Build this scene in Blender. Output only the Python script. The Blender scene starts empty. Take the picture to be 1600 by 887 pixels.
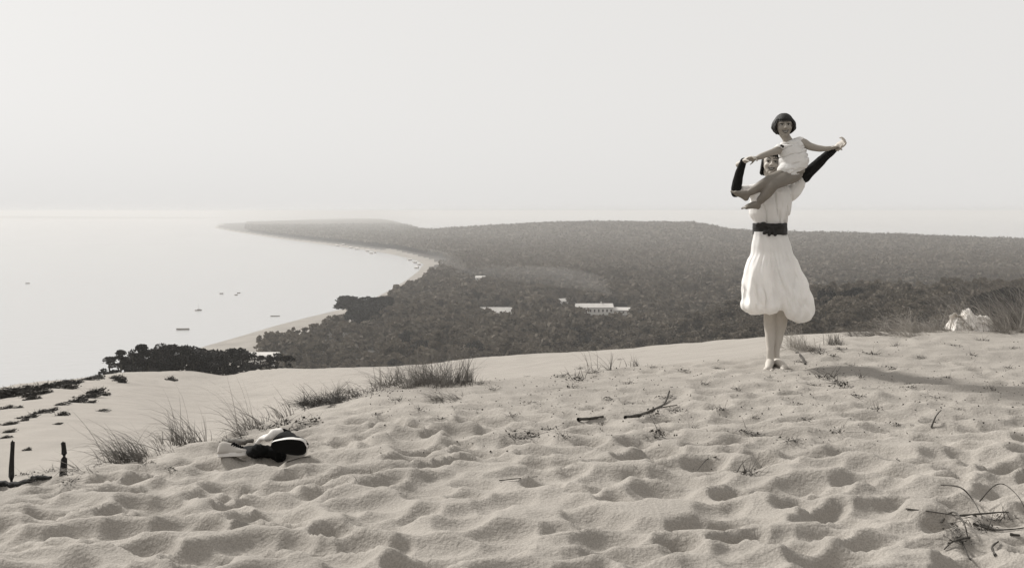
import bpy, bmesh, math, random
import numpy as np
from mathutils import Vector, Matrix

# ------------------------------------------------------------------ camera, sky, sun, exposure
scene = bpy.context.scene
C = scene.collection
F = 1600.0
HORIZON = 330.0
PITCH = math.atan((443.5 - HORIZON) / F)
cd = bpy.data.cameras.new('camera'); cam = bpy.data.objects.new('camera', cd); C.objects.link(cam)
cd.sensor_width = 36; cd.lens = 36.0; cd.clip_start = 0.1; cd.clip_end = 150000
cam.location = (0, 0, 0); cam.rotation_euler = (math.radians(90) - PITCH, 0, 0)
scene.camera = cam

SUN_EL, SUN_AZ = math.radians(38), math.radians(50)      # azimuth from +Y towards -X
tosun = Vector((-math.cos(SUN_EL) * math.sin(SUN_AZ), math.cos(SUN_EL) * math.cos(SUN_AZ), math.sin(SUN_EL)))
w = bpy.data.worlds.new('World'); scene.world = w; w.use_nodes = True
nt = w.node_tree; nt.nodes.clear()
sky = nt.nodes.new('ShaderNodeTexSky'); sky.sky_type = 'NISHITA'; sky.sun_disc = False
sky.sun_elevation = SUN_EL; sky.sun_rotation = -SUN_AZ; sky.dust_density = 4.0; sky.air_density = 1.0; sky.ozone_density = 1.0
bw = nt.nodes.new('ShaderNodeRGBToBW')
flat = nt.nodes.new('ShaderNodeMix'); flat.data_type = 'FLOAT'; flat.inputs[0].default_value = 0.90
flat.inputs[3].default_value = 7.0                      # a veil of even high haze over the sky
tint = nt.nodes.new('ShaderNodeMix'); tint.data_type = 'RGBA'; tint.blend_type = 'MULTIPLY'; tint.inputs[0].default_value = 1.0
tint.inputs[7].default_value = (1.0, 0.985, 0.965, 1)
bg = nt.nodes.new('ShaderNodeBackground'); bg.inputs[1].default_value = 0.071
out = nt.nodes.new('ShaderNodeOutputWorld')
nt.links.new(sky.outputs[0], bw.inputs[0]); nt.links.new(bw.outputs[0], flat.inputs[2])
nt.links.new(flat.outputs[0], tint.inputs[6]); nt.links.new(tint.outputs[2], bg.inputs[0]); nt.links.new(bg.outputs[0], out.inputs[0])
sd = bpy.data.lights.new('sun', 'SUN'); sun = bpy.data.objects.new('sun', sd); C.objects.link(sun)
sd.energy = 3.2; sd.angle = math.radians(9); sd.color = (1.0, 0.98, 0.945)
sun.rotation_euler = tosun.to_track_quat('Z', 'Y').to_euler(); sun.location = (0, 0, 30)
scene.view_settings.view_transform = 'Standard'; scene.view_settings.look = 'None'
scene.view_settings.gamma = 1; scene.view_settings.exposure = 0.75; scene.view_settings.use_curve_mapping = False
scene.cycles.volume_bounces = 1; scene.cycles.max_bounces = 8

rnd = random.Random(7)
nr = np.random.default_rng(11)
LAKE = -80.0

# ------------------------------------------------------------------ helpers
_c, _s = math.cos(PITCH), math.sin(PITCH)
def ray(px, py):
    x = (px - 800) / F; v = (443.5 - py) / F
    return Vector((x, _c + v * _s, -_s + v * _c))
def at_y(px, py, Y):
    d = ray(px, py); return d * (Y / d.y)
def at_z(px, py, Z):
    d = ray(px, py); return d * (Z / d.z)
def dep(py):
    d = ray(800, py); return -d.z / d.y
def U(px): return (px - 800) / F / 1.0

def hash2(ix, iy, seed):
    h = (ix.astype(np.int64) * 374761393 + iy.astype(np.int64) * 668265263 + seed * 1274126177) & 0xFFFFFFFF
    h = ((h ^ (h >> 13)) * 1274126177) & 0xFFFFFFFF
    h = (h ^ (h >> 16)) & 0xFFFFFFFF
    return h / 4294967295.0
def vnoise(x, y, seed=0):
    ix = np.floor(x); iy = np.floor(y); fx = x - ix; fy = y - iy
    fx = fx * fx * fx * (fx * (fx * 6 - 15) + 10); fy = fy * fy * fy * (fy * (fy * 6 - 15) + 10)
    ix = ix.astype(np.int64); iy = iy.astype(np.int64)
    a = hash2(ix, iy, seed); b = hash2(ix + 1, iy, seed); c = hash2(ix, iy + 1, seed); d = hash2(ix + 1, iy + 1, seed)
    return (a * (1 - fx) + b * fx) * (1 - fy) + (c * (1 - fx) + d * fx) * fy * 1.0
def fbm(x, y, oct=4, seed=0):
    r = 0; a = 0.5; t = 0
    for i in range(oct):
        r = r + a * vnoise(x, y, seed + i * 17); t += a; a *= 0.5; x = x * 2.03 + 11.7; y = y * 2.03 + 5.3
    return r / t
def sstep(a, b, x):
    t = np.clip((x - a) / (b - a), 0, 1); return t * t * (3 - 2 * t)
def softplus(x, k):
    t = np.clip(x / k, -30, 30); return np.where(x / k > 30, x, k * np.log1p(np.exp(t)))
def smax(a, b, k):
    m = np.maximum(a, b); return m + k * np.log(np.exp(np.clip((a - m) / k, -40, 0)) + np.exp(np.clip((b - m) / k, -40, 0)))

def np_mesh(name, V, Fq, smooth=True):
    me = bpy.data.meshes.new(name)
    V = np.ascontiguousarray(V, dtype=np.float32); Fq = np.ascontiguousarray(Fq, dtype=np.int32)
    n, k = Fq.shape
    me.vertices.add(len(V)); me.vertices.foreach_set('co', V.ravel())
    me.loops.add(n * k); me.loops.foreach_set('vertex_index', Fq.ravel())
    me.polygons.add(n); me.polygons.foreach_set('loop_start', np.arange(0, n * k, k, dtype=np.int32))
    me.polygons.foreach_set('loop_total', np.full(n, k, dtype=np.int32))
    me.polygons.foreach_set('use_smooth', np.full(n, smooth, dtype=bool))
    me.update(calc_edges=True); me.validate()
    return me
def grid_faces(nu, nv):
    i = np.arange(nu - 1)[:, None]; j = np.arange(nv - 1)[None, :]
    a = (i * nv + j).ravel()
    return np.stack([a, a + nv, a + nv + 1, a + 1], 1)

def link(name, me, m, parent=None):
    o = bpy.data.objects.new(name, me); C.objects.link(o)
    if m is not None and len(me.materials) == 0: me.materials.append(m)
    if parent is not None: o.parent = parent
    return o
def tag(o, label=None, cat=None, group=None, kind=None):
    if label: o['label'] = label
    if cat: o['category'] = cat
    if group: o['group'] = group
    if kind: o['kind'] = kind
    return o
def empty(name, loc, rz=0.0):
    o = bpy.data.objects.new(name, None); C.objects.link(o); o.location = loc; o.rotation_euler = (0, 0, rz)
    o.empty_display_size = 0.2
    return o
def copy_tree(o, parent=None):
    c = o.copy(); C.objects.link(c)
    if parent is not None: c.parent = parent
    for ch in list(o.children): copy_tree(ch, c)
    return c

# ------------------------------------------------------------------ materials
MT = {}
def mat(name, col, rough=0.8, var=0.15, vscale=8.0, bump=0.0, bscale=60.0, spec=0.3, metal=0.0, detail=4.0, sub=0.0, trans=0.0):
    m = bpy.data.materials.new(name); m.use_nodes = True
    n = m.node_tree; b = n.nodes['Principled BSDF']
    b.inputs['Roughness'].default_value = rough; b.inputs['Specular IOR Level'].default_value = spec
    b.inputs['Metallic'].default_value = metal
    tc = n.nodes.new('ShaderNodeNewGeometry')
    ns = n.nodes.new('ShaderNodeTexNoise'); ns.inputs['Scale'].default_value = vscale; ns.inputs['Detail'].default_value = detail
    n.links.new(tc.outputs['Position'], ns.inputs['Vector'])
    mr = n.nodes.new('ShaderNodeMapRange'); mr.inputs[1].default_value = 0.25; mr.inputs[2].default_value = 0.75
    mr.inputs[3].default_value = 1 - var; mr.inputs[4].default_value = 1 + var
    n.links.new(ns.outputs[0], mr.inputs[0])
    mx = n.nodes.new('ShaderNodeVectorMath'); mx.operation = 'SCALE'; mx.inputs[0].default_value = col[:3]
    n.links.new(mr.outputs[0], mx.inputs['Scale'])
    n.links.new(mx.outputs[0], b.inputs['Base Color'])
    if bump:
        n2 = n.nodes.new('ShaderNodeTexNoise'); n2.inputs['Scale'].default_value = bscale; n2.inputs['Detail'].default_value = 5
        n.links.new(tc.outputs['Position'], n2.inputs['Vector'])
        bp = n.nodes.new('ShaderNodeBump'); bp.inputs['Strength'].default_value = bump; bp.inputs['Distance'].default_value = 0.01
        n.links.new(n2.outputs[0], bp.inputs['Height']); n.links.new(bp.outputs[0], b.inputs['Normal'])
    if trans:
        tr = n.nodes.new('ShaderNodeBsdfTranslucent'); n.links.new(mx.outputs[0], tr.inputs[0])
        ms = n.nodes.new('ShaderNodeMixShader'); ms.inputs[0].default_value = trans
        n.links.new(b.outputs[0], ms.inputs[1]); n.links.new(tr.outputs[0], ms.inputs[2])
        n.links.new(ms.outputs[0], n.nodes['Material Output'].inputs[0])
    MT[name] = m
    return m
def sep(v, warm=1.0):        # the sepia print: every surface is a warm grey
    return (v * (1 + 0.09 * warm), v, v * (1 - 0.11 * warm))

sand = mat('sand', sep(0.25), 0.95, 0.10, 1.3, 0.7, 60.0, 0.1, detail=8)
# finer grain speckle for the sand
n = sand.node_tree; b = n.nodes['Principled BSDF']
src = b.inputs['Base Color'].links[0].from_socket
g2 = n.nodes.new('ShaderNodeTexNoise'); g2.inputs['Scale'].default_value = 160; g2.inputs['Detail'].default_value = 3
gp = [x for x in n.nodes if x.type == 'NEW_GEOMETRY'][0]
n.links.new(gp.outputs['Position'], g2.inputs['Vector'])
m2 = n.nodes.new('ShaderNodeMapRange'); m2.inputs[1].default_value = 0.3; m2.inputs[2].default_value = 0.7; m2.inputs[3].default_value = 0.82; m2.inputs[4].default_value = 1.18
n.links.new(g2.outputs[0], m2.inputs[0])
s2 = n.nodes.new('ShaderNodeVectorMath'); s2.operation = 'SCALE'; n.links.new(src, s2.inputs[0]); n.links.new(m2.outputs[0], s2.inputs['Scale'])
n.links.new(s2.outputs[0], b.inputs['Base Color'])

foliage = mat('foliage', sep(0.082, 2.1), 0.9, 0.22, 0.035, 0, 1, 0.15, detail=6, trans=0.25)
black_foliage = mat('black_foliage', sep(0.010, 0.5), 0.95, 0.4, 0.2, 0, 1, 0.05)
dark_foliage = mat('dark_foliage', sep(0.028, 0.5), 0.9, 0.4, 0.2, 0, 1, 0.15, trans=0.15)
bark = mat('bark', sep(0.06), 0.95, 0.3, 6, 0.3, 30, 0.1)
ground_mat = mat('forest_floor', sep(0.07), 0.95, 0.3, 0.05, 0, 1, 0.1)
beach_mat = mat('beach_sand', sep(0.22), 0.95, 0.2, 0.05, 0, 1, 0.1)
grass_dark = mat('dry_grass', sep(0.12), 0.8, 0.3, 6, 0, 1, 0.2, trans=0.3)
grass_deep = mat('dark_grass', sep(0.055), 0.85, 0.3, 6, 0, 1, 0.2, trans=0.15)
grass_pale = mat('pale_grass', sep(0.24), 0.8, 0.25, 6, 0, 1, 0.2, trans=0.3)
twig_mat = mat('weathered_twig', sep(0.06), 0.9, 0.35, 20, 0, 1, 0.1)
char = mat('charred_wood', sep(0.02, .5), 0.9, 0.4, 30, 0.5, 80, 0.2)
white_paint = mat('white_paint', sep(0.6, .5), 0.6, 0.08, 0.3)
roof_mat = mat('pale_roof', sep(0.5, .6), 0.7, 0.12, 0.3)
win_mat = mat('dark_window', sep(0.04), 0.3, 0.1, 1)
hull_mat = mat('boat_wood', sep(0.24), 0.7, 0.2, 1)
skin_w = mat('skin', sep(0.40, 1.0), 0.6, 0.05, 20, 0, 1, 0.3)
skin_c = mat('tanned_skin', sep(0.25, 1.2), 0.6, 0.05, 20, 0, 1, 0.3)
leg_shade_m = mat('shaded_tan_legs', sep(0.15, 1.4), 0.6, 0.12, 20, 0, 1, 0.3)  # suntan plus the shade on the child's legs, put into one darker colour
dress_mat = mat('white_cotton', sep(0.86, 0.25), 0.85, 0.04, 12, 0.25, 300, 0.1, trans=0.35)
black_knit = mat('black_knit', sep(0.012, .5), 0.9, 0.3, 60, 0.3, 400, 0.1)
sash_mat = mat('dark_silk', sep(0.020, .8), 0.6, 0.3, 20, 0, 1, 0.25)
hair_mat = mat('dark_hair', sep(0.012, 1), 0.6, 0.4, 60, 0.4, 250, 0.2)
hair_brown = mat('brown_hair', sep(0.016, 1), 0.6, 0.4, 60, 0.4, 250, 0.25)
eye_dark = mat('eye_dark', sep(0.02), 0.2, 0, 1)
eye_white = mat('eye_white', sep(0.45, .3), 0.3, 0, 1)
lip_mat = mat('lips', sep(0.09), 0.5, 0, 1)
teeth_mat = mat('teeth', sep(0.6, .5), 0.3, 0, 1)
brow_mat = mat('brow', sep(0.05), 0.8, 0, 1)
canvas = mat('pale_canvas', sep(0.36, .8), 0.85, 0.1, 25, 0.3, 300, 0.1)
sock_mat = mat('white_sock', sep(0.62, .5), 0.9, 0.05, 25, 0.3, 300, 0.1)
leather = mat('black_leather', sep(0.006, .3), 0.9, 0.2, 25, 0.1, 100, 0.08)
rubber = mat('white_rubber', sep(0.5, .5), 0.6, 0.06, 25)
paper = mat('white_cloth', sep(0.8, .6), 0.85, 0.05, 25, 0.2, 100, 0.1, trans=0.15)

# ------------------------------------------------------------------ terrain functions
def tab(rows, i): return np.array([r[i] for r in rows])
EDGE = [(-900, 760, 4.9), (-400, 752, 5.0), (0, 742, 5.3), (100, 722, 5.55), (200, 703, 5.9), (300, 682, 6.3), (400, 655, 6.8), (470, 632, 7.2), (590, 600, 7.7),
        (740, 586, 8.1), (860, 577, 8.4), (1000, 562, 8.8), (1150, 547, 9.1), (1250, 533, 9.6), (1340, 517, 10.3), (1480, 508, 10.8), (1600, 508, 11.0), (2400, 500, 11.5)]
CREST = [(-900, 720, 80), (-300, 660, 85), (0, 611, 100), (60, 603, 112), (120, 590, 130), (190, 580, 155), (250, 578, 174), (300, 576, 186), (350, 583, 182), (390, 574, 176),
         (440, 571, 168), (600, 572, 135), (740, 560, 100), (960, 545, 62), (1190, 525, 34), (1340, 516, 20), (1600, 516, 20), (2400, 512, 22)]
eu = U(tab(EDGE, 0)); ed = np.array([dep(v) for v in tab(EDGE, 1)]); ey = tab(EDGE, 2)
cu = U(tab(CREST, 0)); cdp = np.array([dep(v) for v in tab(CREST, 1)]); cy = tab(CREST, 2)
def smooth_tab(u, v, sig):
    g = np.linspace(-1.1, 1.1, 1761); a = np.interp(g, u, v); k = np.exp(-0.5 * (np.arange(-60, 61) / (sig / 2)) ** 2); k /= k.sum()
    return np.convolve(np.pad(a, 60, mode='edge'), k, mode='valid')
gu = np.linspace(-1.1, 1.1, 1761)
eds = smooth_tab(eu, ed, 8); eys = smooth_tab(eu, ey, 30); cds = smooth_tab(cu, cdp, 8); cys = smooth_tab(cu, cy, 40); cdb = smooth_tab(cu, cdp, 90); kxs = smooth_tab(np.array([-.6, -.48, -.40, -.28, -.1, .1]), np.array([1.3, 1.2, .8, .35, .6, 1.0]), 70)
eu, ed, ey = gu, eds, eys; cu, cdp, cy = gu, cds, cys

def pits(x, y):
    wx = x + 0.06 * (fbm(x * 3, y * 3, 3, 5) - 0.5) + 0.25 * (fbm(x * .8, y * .8, 2, 15) - .5)
    wy = y + 0.06 * (fbm(x * 3, y * 3, 3, 9) - 0.5) + 0.25 * (fbm(x * .8, y * .8, 2, 19) - .5)
    res = np.zeros_like(x)
    for (cell, dm, seed, prob, k) in ((0.180, 0.070, 1, 0.97, 0.0020), (0.11, 0.016, 31, 0.5, 0.0018)):
        gx = np.floor(wx / cell); gy = np.floor(wy / cell)
        acc = np.exp(-np.zeros_like(x) / k)            # level 0 surface
        for di in (-2, -1, 0, 1, 2):
            for dj in (-2, -1, 0, 1, 2):
                cx = (gx + di).astype(np.int64); cyy = (gy + dj).astype(np.int64)
                h1 = hash2(cx, cyy, seed); h2 = hash2(cx, cyy, seed + 1); h3 = hash2(cx, cyy, seed + 2)
                h4 = hash2(cx, cyy, seed + 3); h5 = hash2(cx, cyy, seed + 4); h6 = hash2(cx, cyy, seed + 5)
                dx = wx - (cx + 0.12 + 0.76 * h1) * cell; dy = wy - (cyy + 0.12 + 0.76 * h2) * cell
                a = (h3 - .5) * 1.3; ca = np.cos(a); sa = np.sin(a)
                ex = dx * ca + dy * sa; ey_ = -dx * sa + dy * ca
                r = cell * (0.52 + 0.34 * h4)
                q = (ex / (r * 1.28)) ** 2 + (ey_ / (r * 0.80)) ** 2
                D = dm * (0.45 + 0.85 * h5) * (h6 < prob)
                v = -D * (1 - np.clip(q, 0, 1.6)) 
                v = np.where(D > 0, np.minimum(v, 0.009), 0.009)
                acc = acc + np.exp(-v / k) * (q < 1.6) * (D > 0)
        res = res - k * np.log(acc)
    return res
def base_dune(x, y):
    yy = np.maximum(y, 0.8); u = np.clip(x / yy, -1.2, 1.2)
    E = np.interp(u, eu, ey); dE = np.interp(u, eu, ed)
    Cc = np.interp(u, cu, cy); dC = np.interp(u, cu, cdp)
    E = E + 0.5 * (fbm(x * .9, y * .25, 3, 70) - .5)
    zE = -dE * E; z3 = -1.20
    t = np.clip((yy - 2.6) / (E - 2.6), 0, 1.6)
    zn = z3 + (zE - z3) * t - 0.6 * softplus(yy - E, 0.13)
    yM = np.minimum(E * 1.32, Cc * .85); zM = -(dE + 0.018) * yM; zC = -dC * Cc
    b = (zC - zM) / (Cc - yM)
    g0 = np.clip(yM * (Cc - yy) / (yy * (Cc - yM)), 0, 1.0)
    kx = np.interp(u, gu, kxs)
    dB = np.interp(u, gu, cdb); dC = dB + (dC - dB) * sstep(.55, 1.0, yy / Cc)
    zbowl = -yy * (dC + (dE + 0.018 - dC) * g0 ** kx)
    zm = np.where((yy > yM) & (yy < Cc), zbowl, zM + b * (yy - yM)) - 0.35 * softplus(E - yy, 0.3)
    far = sstep(0, 1, (yy - yM) / (Cc - yM) * 3)
    zm = zm - 0.55 * softplus(yy - Cc, 0.006 * Cc)
    env = sstep(8, 30, yy) * (1 - 0.75 * sstep(0.85, 1.0, yy / Cc))
    zm = zm + env * (0.010 * yy * (fbm(x / 22, y / 22, 3, 40) - 0.5) + 0.5 * (fbm(x / 4, y / 4, 3, 41) - 0.5) * sstep(12, 60, yy))
    return smax(zn, zm, 0.05), E, zn - zm
def dune_z(x, y, fine=True):
    x = np.asarray(x, float); y = np.asarray(y, float)
    z, E, dif = base_dune(x, y)
    z = z + 0.05 * (fbm(x * .55, y * .7, 3, 3) - .5) * sstep(14, 8, y)
    if fine:
        near = sstep(-0.05, 0.1, dif) * sstep(15, 13, y)
        amp = near * (0.36 + 1.0 * sstep(7.9, 5.2, y - 0.10 * x)) * (0.6 + 0.8 * sstep(.3, .7, fbm(x * .7, y * .7, 2, 60)))
        amp = np.where(y > 14, 0, amp)
        z = z + np.minimum(amp, 1.2) * pits(x, y) 
        z = z + near * 0.011 * (fbm(x * 5, y * 7, 4, 77) - .5) + near * 0.02 * (fbm(x * 2, y * 3, 3, 78) - .5) 
    return z

# ---- shoreline and land
SH = [(-1500, 900), (-500, 740), (0, 634), (170, 594), (240, 570), (320, 541), (380, 524), (430, 509), (480, 496), (540, 482), (585, 466), (612, 452), (638, 436), (656, 422), (662, 413),
      (652, 407), (625, 400), (590, 393), (545, 387), (500, 381), (450, 375), (400, 367.5), (365, 362), (335, 356)]
shore = [at_z(a, b, LAKE) for a, b in SH]
poly = [(p.x, p.y) for p in shore] + [(-1880, 6600), (-1700, 9000), (-900, 16000), (30000, 22000), (30000, -3000), (-900, -3000), (-700, 120)]
poly = np.array(poly)
def inside_dist(x, y):
    x = np.asarray(x, float); y = np.asarray(y, float)
    ins = np.zeros(x.shape, bool); d2 = np.full(x.shape, 1e18)
    n = len(poly)
    for i in range(n):
        ax, ay = poly[i]; bx, by = poly[(i + 1) % n]
        with np.errstate(divide='ignore', invalid='ignore'):
            cond = ((ay > y) != (by > y)) & (x < (bx - ax) * (y - ay) / (by - ay + 1e-12) + ax)
        ins ^= cond
        if i < len(SH) + 2 :
            t = np.clip(((x - ax) * (bx - ax) + (y - ay) * (by - ay)) / ((bx - ax) ** 2 + (by - ay) ** 2), 0, 1)
            d2 = np.minimum(d2, (x - ax - t * (bx - ax)) ** 2 + (y - ay - t * (by - ay)) ** 2)
    return np.where(ins, 1, -1) * np.sqrt(d2)
RA = [(-400, 420, 2600), (600, 372, 2900), (660, 352.5, 2900), (720, 348, 2850), (790, 345, 2800), (860, 344, 2800), (1000, 347, 2700), (1080, 348, 2600), (1105, 351.5, 2500), (1135, 359, 2400),
      (1200, 363.5, 2350), (1400, 368, 2200), (1600, 378, 2000), (2600, 385, 2000)]
RB = [(-400, 359, 7000), (300, 358, 7000), (338, 355, 6000), (400, 351.5, 6200), (450, 349.5, 6200), (500, 348.5, 6000), (530, 346.5, 6000), (600, 346, 6000), (660, 349, 6000), (720, 356, 6000), (800, 366, 6000), (1200, 376, 5000), (2600, 400, 5000)]
au = U(tab(RA, 0)); ad = np.array([dep(v) for v in tab(RA, 1)]); ay_ = tab(RA, 2)
bu = U(tab(RB, 0)); bd = np.array([dep(v) for v in tab(RB, 1)]); by_ = tab(RB, 2)
def land_z(x, y):
    s = inside_dist(x, y)
    u = x / np.maximum(y, 1)
    e = np.where(s < 0, np.maximum(s * 0.06, -8), 5.5 * (1 - np.exp(-np.maximum(s, 0) / 60)))
    inl = sstep(20, 350, s)
    rough = inl * sstep(1800, 900, y) * 5 * (fbm(x / 260, y / 260, 3, 90) - .5) * 2 * sstep(300, 900, y)
    z = LAKE + e + rough
    Ra = np.interp(u, au, ay_); Ta = -np.interp(u, au, ad) * Ra - 12.0
    p = sstep(0.50, 1.0, y / Ra) ** 1.4 * (1 - 0.85 * sstep(1.0, 1.3, y / Ra)) * sstep(100, 900, s)
    z = z + p * np.maximum(Ta - (LAKE + 5.5), 0)
    Rb = np.interp(u, bu, by_); Tb = -np.interp(u, bu, bd) * Rb - 9.0
    p = sstep(0.60, 1.0, y / Rb) * (1 - 0.3 * sstep(1.0, 1.6, y / Rb)) * sstep(0, 240, s)
    z = z + p * np.maximum(Tb - (LAKE + 5.5), 0)
    # the land ends behind the ridges: open water again
    Rend = np.where(u < -.05, 1.5 * Rb, 1.32 * Ra)
    Rend = 1.5 * Rb + (1.10 * Ra - 1.5 * Rb) * sstep(-.14, -.08, u)
    z = z - 260 * sstep(1.0, 1.3, y / Rend)
    # terrace at the right
    tm = sstep(0.10, 0.30, u) * sstep(640, 480, y + 40 * (fbm(x / 60, y / 60, 2, 95) - .5))
    zt = -51 - 0.0 * x + (y - 400) * 0.02 + 4 * sstep(.3, .5, u)
    z = np.where(tm > 0, z + tm * (zt - z), z)
    return z
def hit(px, py, y0=2.5, y1=260.0, n=1400):
    ys = np.geomspace(y0, y1, n); d = ray(px, py)
    xs = d.x / d.y * ys; zs = d.z / d.y * ys
    g = dune_z(xs, ys)
    k = np.argmax(zs < g)
    if zs[k] >= g[k]: return None
    return Vector((xs[k], ys[k], float(g[k])))

# ------------------------------------------------------------------ setting: dune, terrain, beach, water
uu = np.unique(np.concatenate([np.linspace(-1.15, -.62, 60), np.linspace(-.62, .62, 420), np.linspace(.62, 1.15, 60)]))
ys = [0.9]
while ys[-1] < 11.5: ys.append(ys[-1] + max(0.012, ys[-1] * 0.0050))
while ys[-1] < 330: ys.append(ys[-1] * 1.011)
ys = np.array(ys)
UU, YY = np.meshgrid(uu, ys, indexing='ij'); XX = UU * YY
ZZ = dune_z(XX, YY)
ZZ = np.maximum(ZZ, -90)
V = np.stack([XX.ravel(), YY.ravel(), ZZ.ravel()], 1)
Fq = grid_faces(len(uu), len(ys))
o = link('dune', np_mesh('dune', V, Fq[:, ::-1].copy()), sand); tag(o, kind='structure')
# dune behind and beside the camera
xb = np.linspace(-60, 60, 60); yb = np.linspace(-60, 1.6, 40)
XB, YB = np.meshgrid(xb, yb, indexing='ij')
ZB = -1.30 - 0.02 * np.abs(XB) + 0 * YB
o = link('dune_back', np_mesh('dune_back', np.stack([XB.ravel(), YB.ravel(), ZB.ravel()], 1), grid_faces(60, 40)), sand); tag(o, kind='structure')

lu = np.linspace(-1.1, 1.1, 420); ly = np.geomspace(150, 26000, 560)
LU, LY = np.meshgrid(lu, ly, indexing='ij'); LX = LU * LY
LZ = land_z(LX, LY); LS = inside_dist(LX, LY)
Vl = np.stack([LX.ravel(), LY.ravel(), LZ.ravel()], 1)
Fl = grid_faces(len(lu), len(ly))[:, ::-1].copy()
me = np_mesh('terrain', Vl, Fl); me.materials.append(ground_mat); me.materials.append(beach_mat)
def beach_width(x, y):
    u = x / y
    px = u * F + 800
    wd = np.interp(px, [0, 380, 400, 440, 500, 560, 600, 660], [300, 300, 38, 50, 56, 54, 34, 14]) + (y > 1500) * 10
    return np.where((y > 1400) & (px < 600), 22, wd)
fs = LS.ravel()[Fl].mean(1); fx = LX.ravel()[Fl].mean(1); fy = LY.ravel()[Fl].mean(1)
isb = (fs < beach_width(fx, fy)) & (fx / fy < -.05)
me.polygons.foreach_set('material_index', isb.astype(np.int32))
o = bpy.data.objects.new('terrain', me); C.objects.link(o); tag(o, kind='structure')

# water
wm = bpy.data.materials.new('lake_water'); wm.use_nodes = True
n = wm.node_tree; b = n.nodes['Principled BSDF']; b.inputs['Base Color'].default_value = (*sep(0.33, .1), 1)
b.inputs['Roughness'].default_value = 0.22; b.inputs['IOR'].default_value = 1.33
ge = n.nodes.new('ShaderNodeNewGeometry'); t1 = n.nodes.new('ShaderNodeTexNoise'); t1.inputs['Scale'].default_value = 0.12; t1.inputs['Detail'].default_value = 6
n.links.new(ge.outputs['Position'], t1.inputs['Vector'])
bp = n.nodes.new('ShaderNodeBump'); bp.inputs['Strength'].default_value = 0.25; bp.inputs['Distance'].default_value = 1.0
n.links.new(t1.outputs[0], bp.inputs['Height']); n.links.new(bp.outputs[0], b.inputs['Normal'])
wv = np.array([(-70000, -2000, LAKE), (70000, -2000, LAKE), (70000, 70000, LAKE), (-70000, 70000, LAKE)])
o = link('lake_water', np_mesh('lake_water', wv, np.array([[0, 1, 2, 3]])), wm); tag(o, kind='structure')
# far shore across the lake, at the left
xs = np.linspace(-16000, -3600, 120); prof = []
for i, x in enumerate(xs):
    h = 58 * (1 - (i / 119) ** 2) + 12 * float(fbm(np.array([x / 900.]), np.array([1.]), 3, 4)[0])
    prof.append(max(h, 2))
prof = np.array(prof); rows = []
for (dy, k) in ((-400, -0.05), (-150, .35), (0, .8), (300, 1.0), (900, .7), (2500, -.05)):
    rows.append(np.stack([xs, 11500 + dy + 0 * xs, LAKE + prof * k], 1))
V = np.stack(rows, 1).reshape(-1, 3)
o = link('far_shore_hills', np_mesh('far_shore_hills', V, grid_faces(120, 6)[:, ::-1].copy()), ground_mat); tag(o, kind='structure')

# haze: one even body of air round everything
hm = bpy.data.materials.new('haze'); hm.use_nodes = True; n = hm.node_tree
n.nodes.remove(n.nodes['Principled BSDF']); pv = n.nodes.new('ShaderNodeVolumePrincipled')
pv.inputs['Color'].default_value = (0.71, 0.702, 0.690, 1); pv.inputs['Density'].default_value = 0.00020; pv.inputs['Anisotropy'].default_value = 0.1
n.links.new(pv.outputs[0], n.nodes['Material Output'].inputs['Volume'])
bm = bmesh.new(); bmesh.ops.create_cube(bm, size=1)
for v in bm.verts: v.co = Vector((v.co.x * 150000, v.co.y * 146000, -91 if v.co.z < 0 else 6))
me = bpy.data.meshes.new('haze'); bm.to_mesh(me); bm.free()
o = link('haze', me, hm); tag(o, kind='stuff', label='pale haze over the lake and the forest', cat='haze')

# ------------------------------------------------------------------ trees
def leaf_quads(P, size, rng, flat=0.0):
    n = len(P)
    a = rng.normal(size=(n, 3)); a /= np.linalg.norm(a, axis=1)[:, None]
    t = rng.normal(size=(n, 3)); t[:, 2] *= (1 - flat)
    bvec = np.cross(a, t); bvec /= np.linalg.norm(bvec, axis=1)[:, None] + 1e-9
    s = size * rng.uniform(.6, 1.3, (n, 1)); s2 = s * rng.uniform(.5, 1, (n, 1))
    a = a * s; bvec = bvec * s2
    V = np.stack([P - a - bvec * .4, P + a * .2 - bvec, P + a + bvec * .5, P - a * .3 + bvec], 1).reshape(-1, 3)
    return V, np.arange(4 * n).reshape(n, 4)
def tube_np(pts, rads, seg=6):
    V = []; Fc = []
    pts = [Vector(p) for p in pts]
    for i, p in enumerate(pts):
        d = (pts[min(i + 1, len(pts) - 1)] - pts[max(i - 1, 0)]).normalized()
        q = d.to_track_quat('Z', 'Y')
        for k in range(seg):
            a = 2 * math.pi * k / seg
            V.append(p + q @ Vector((math.cos(a) * rads[i], math.sin(a) * rads[i], 0)))
    for i in range(len(pts) - 1):
        for k in range(seg):
            Fc.append((i * seg + k, i * seg + (k + 1) % seg, (i + 1) * seg + (k + 1) % seg, (i + 1) * seg + k))
    return np.array([tuple(v) for v in V]), np.array(Fc)
def merge(parts):
    Vs = []; Fs = []; o_ = 0
    for v, f in parts:
        Vs.append(v); Fs.append(f + o_); o_ += len(v)
    return np.concatenate(Vs), np.concatenate(Fs)
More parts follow.
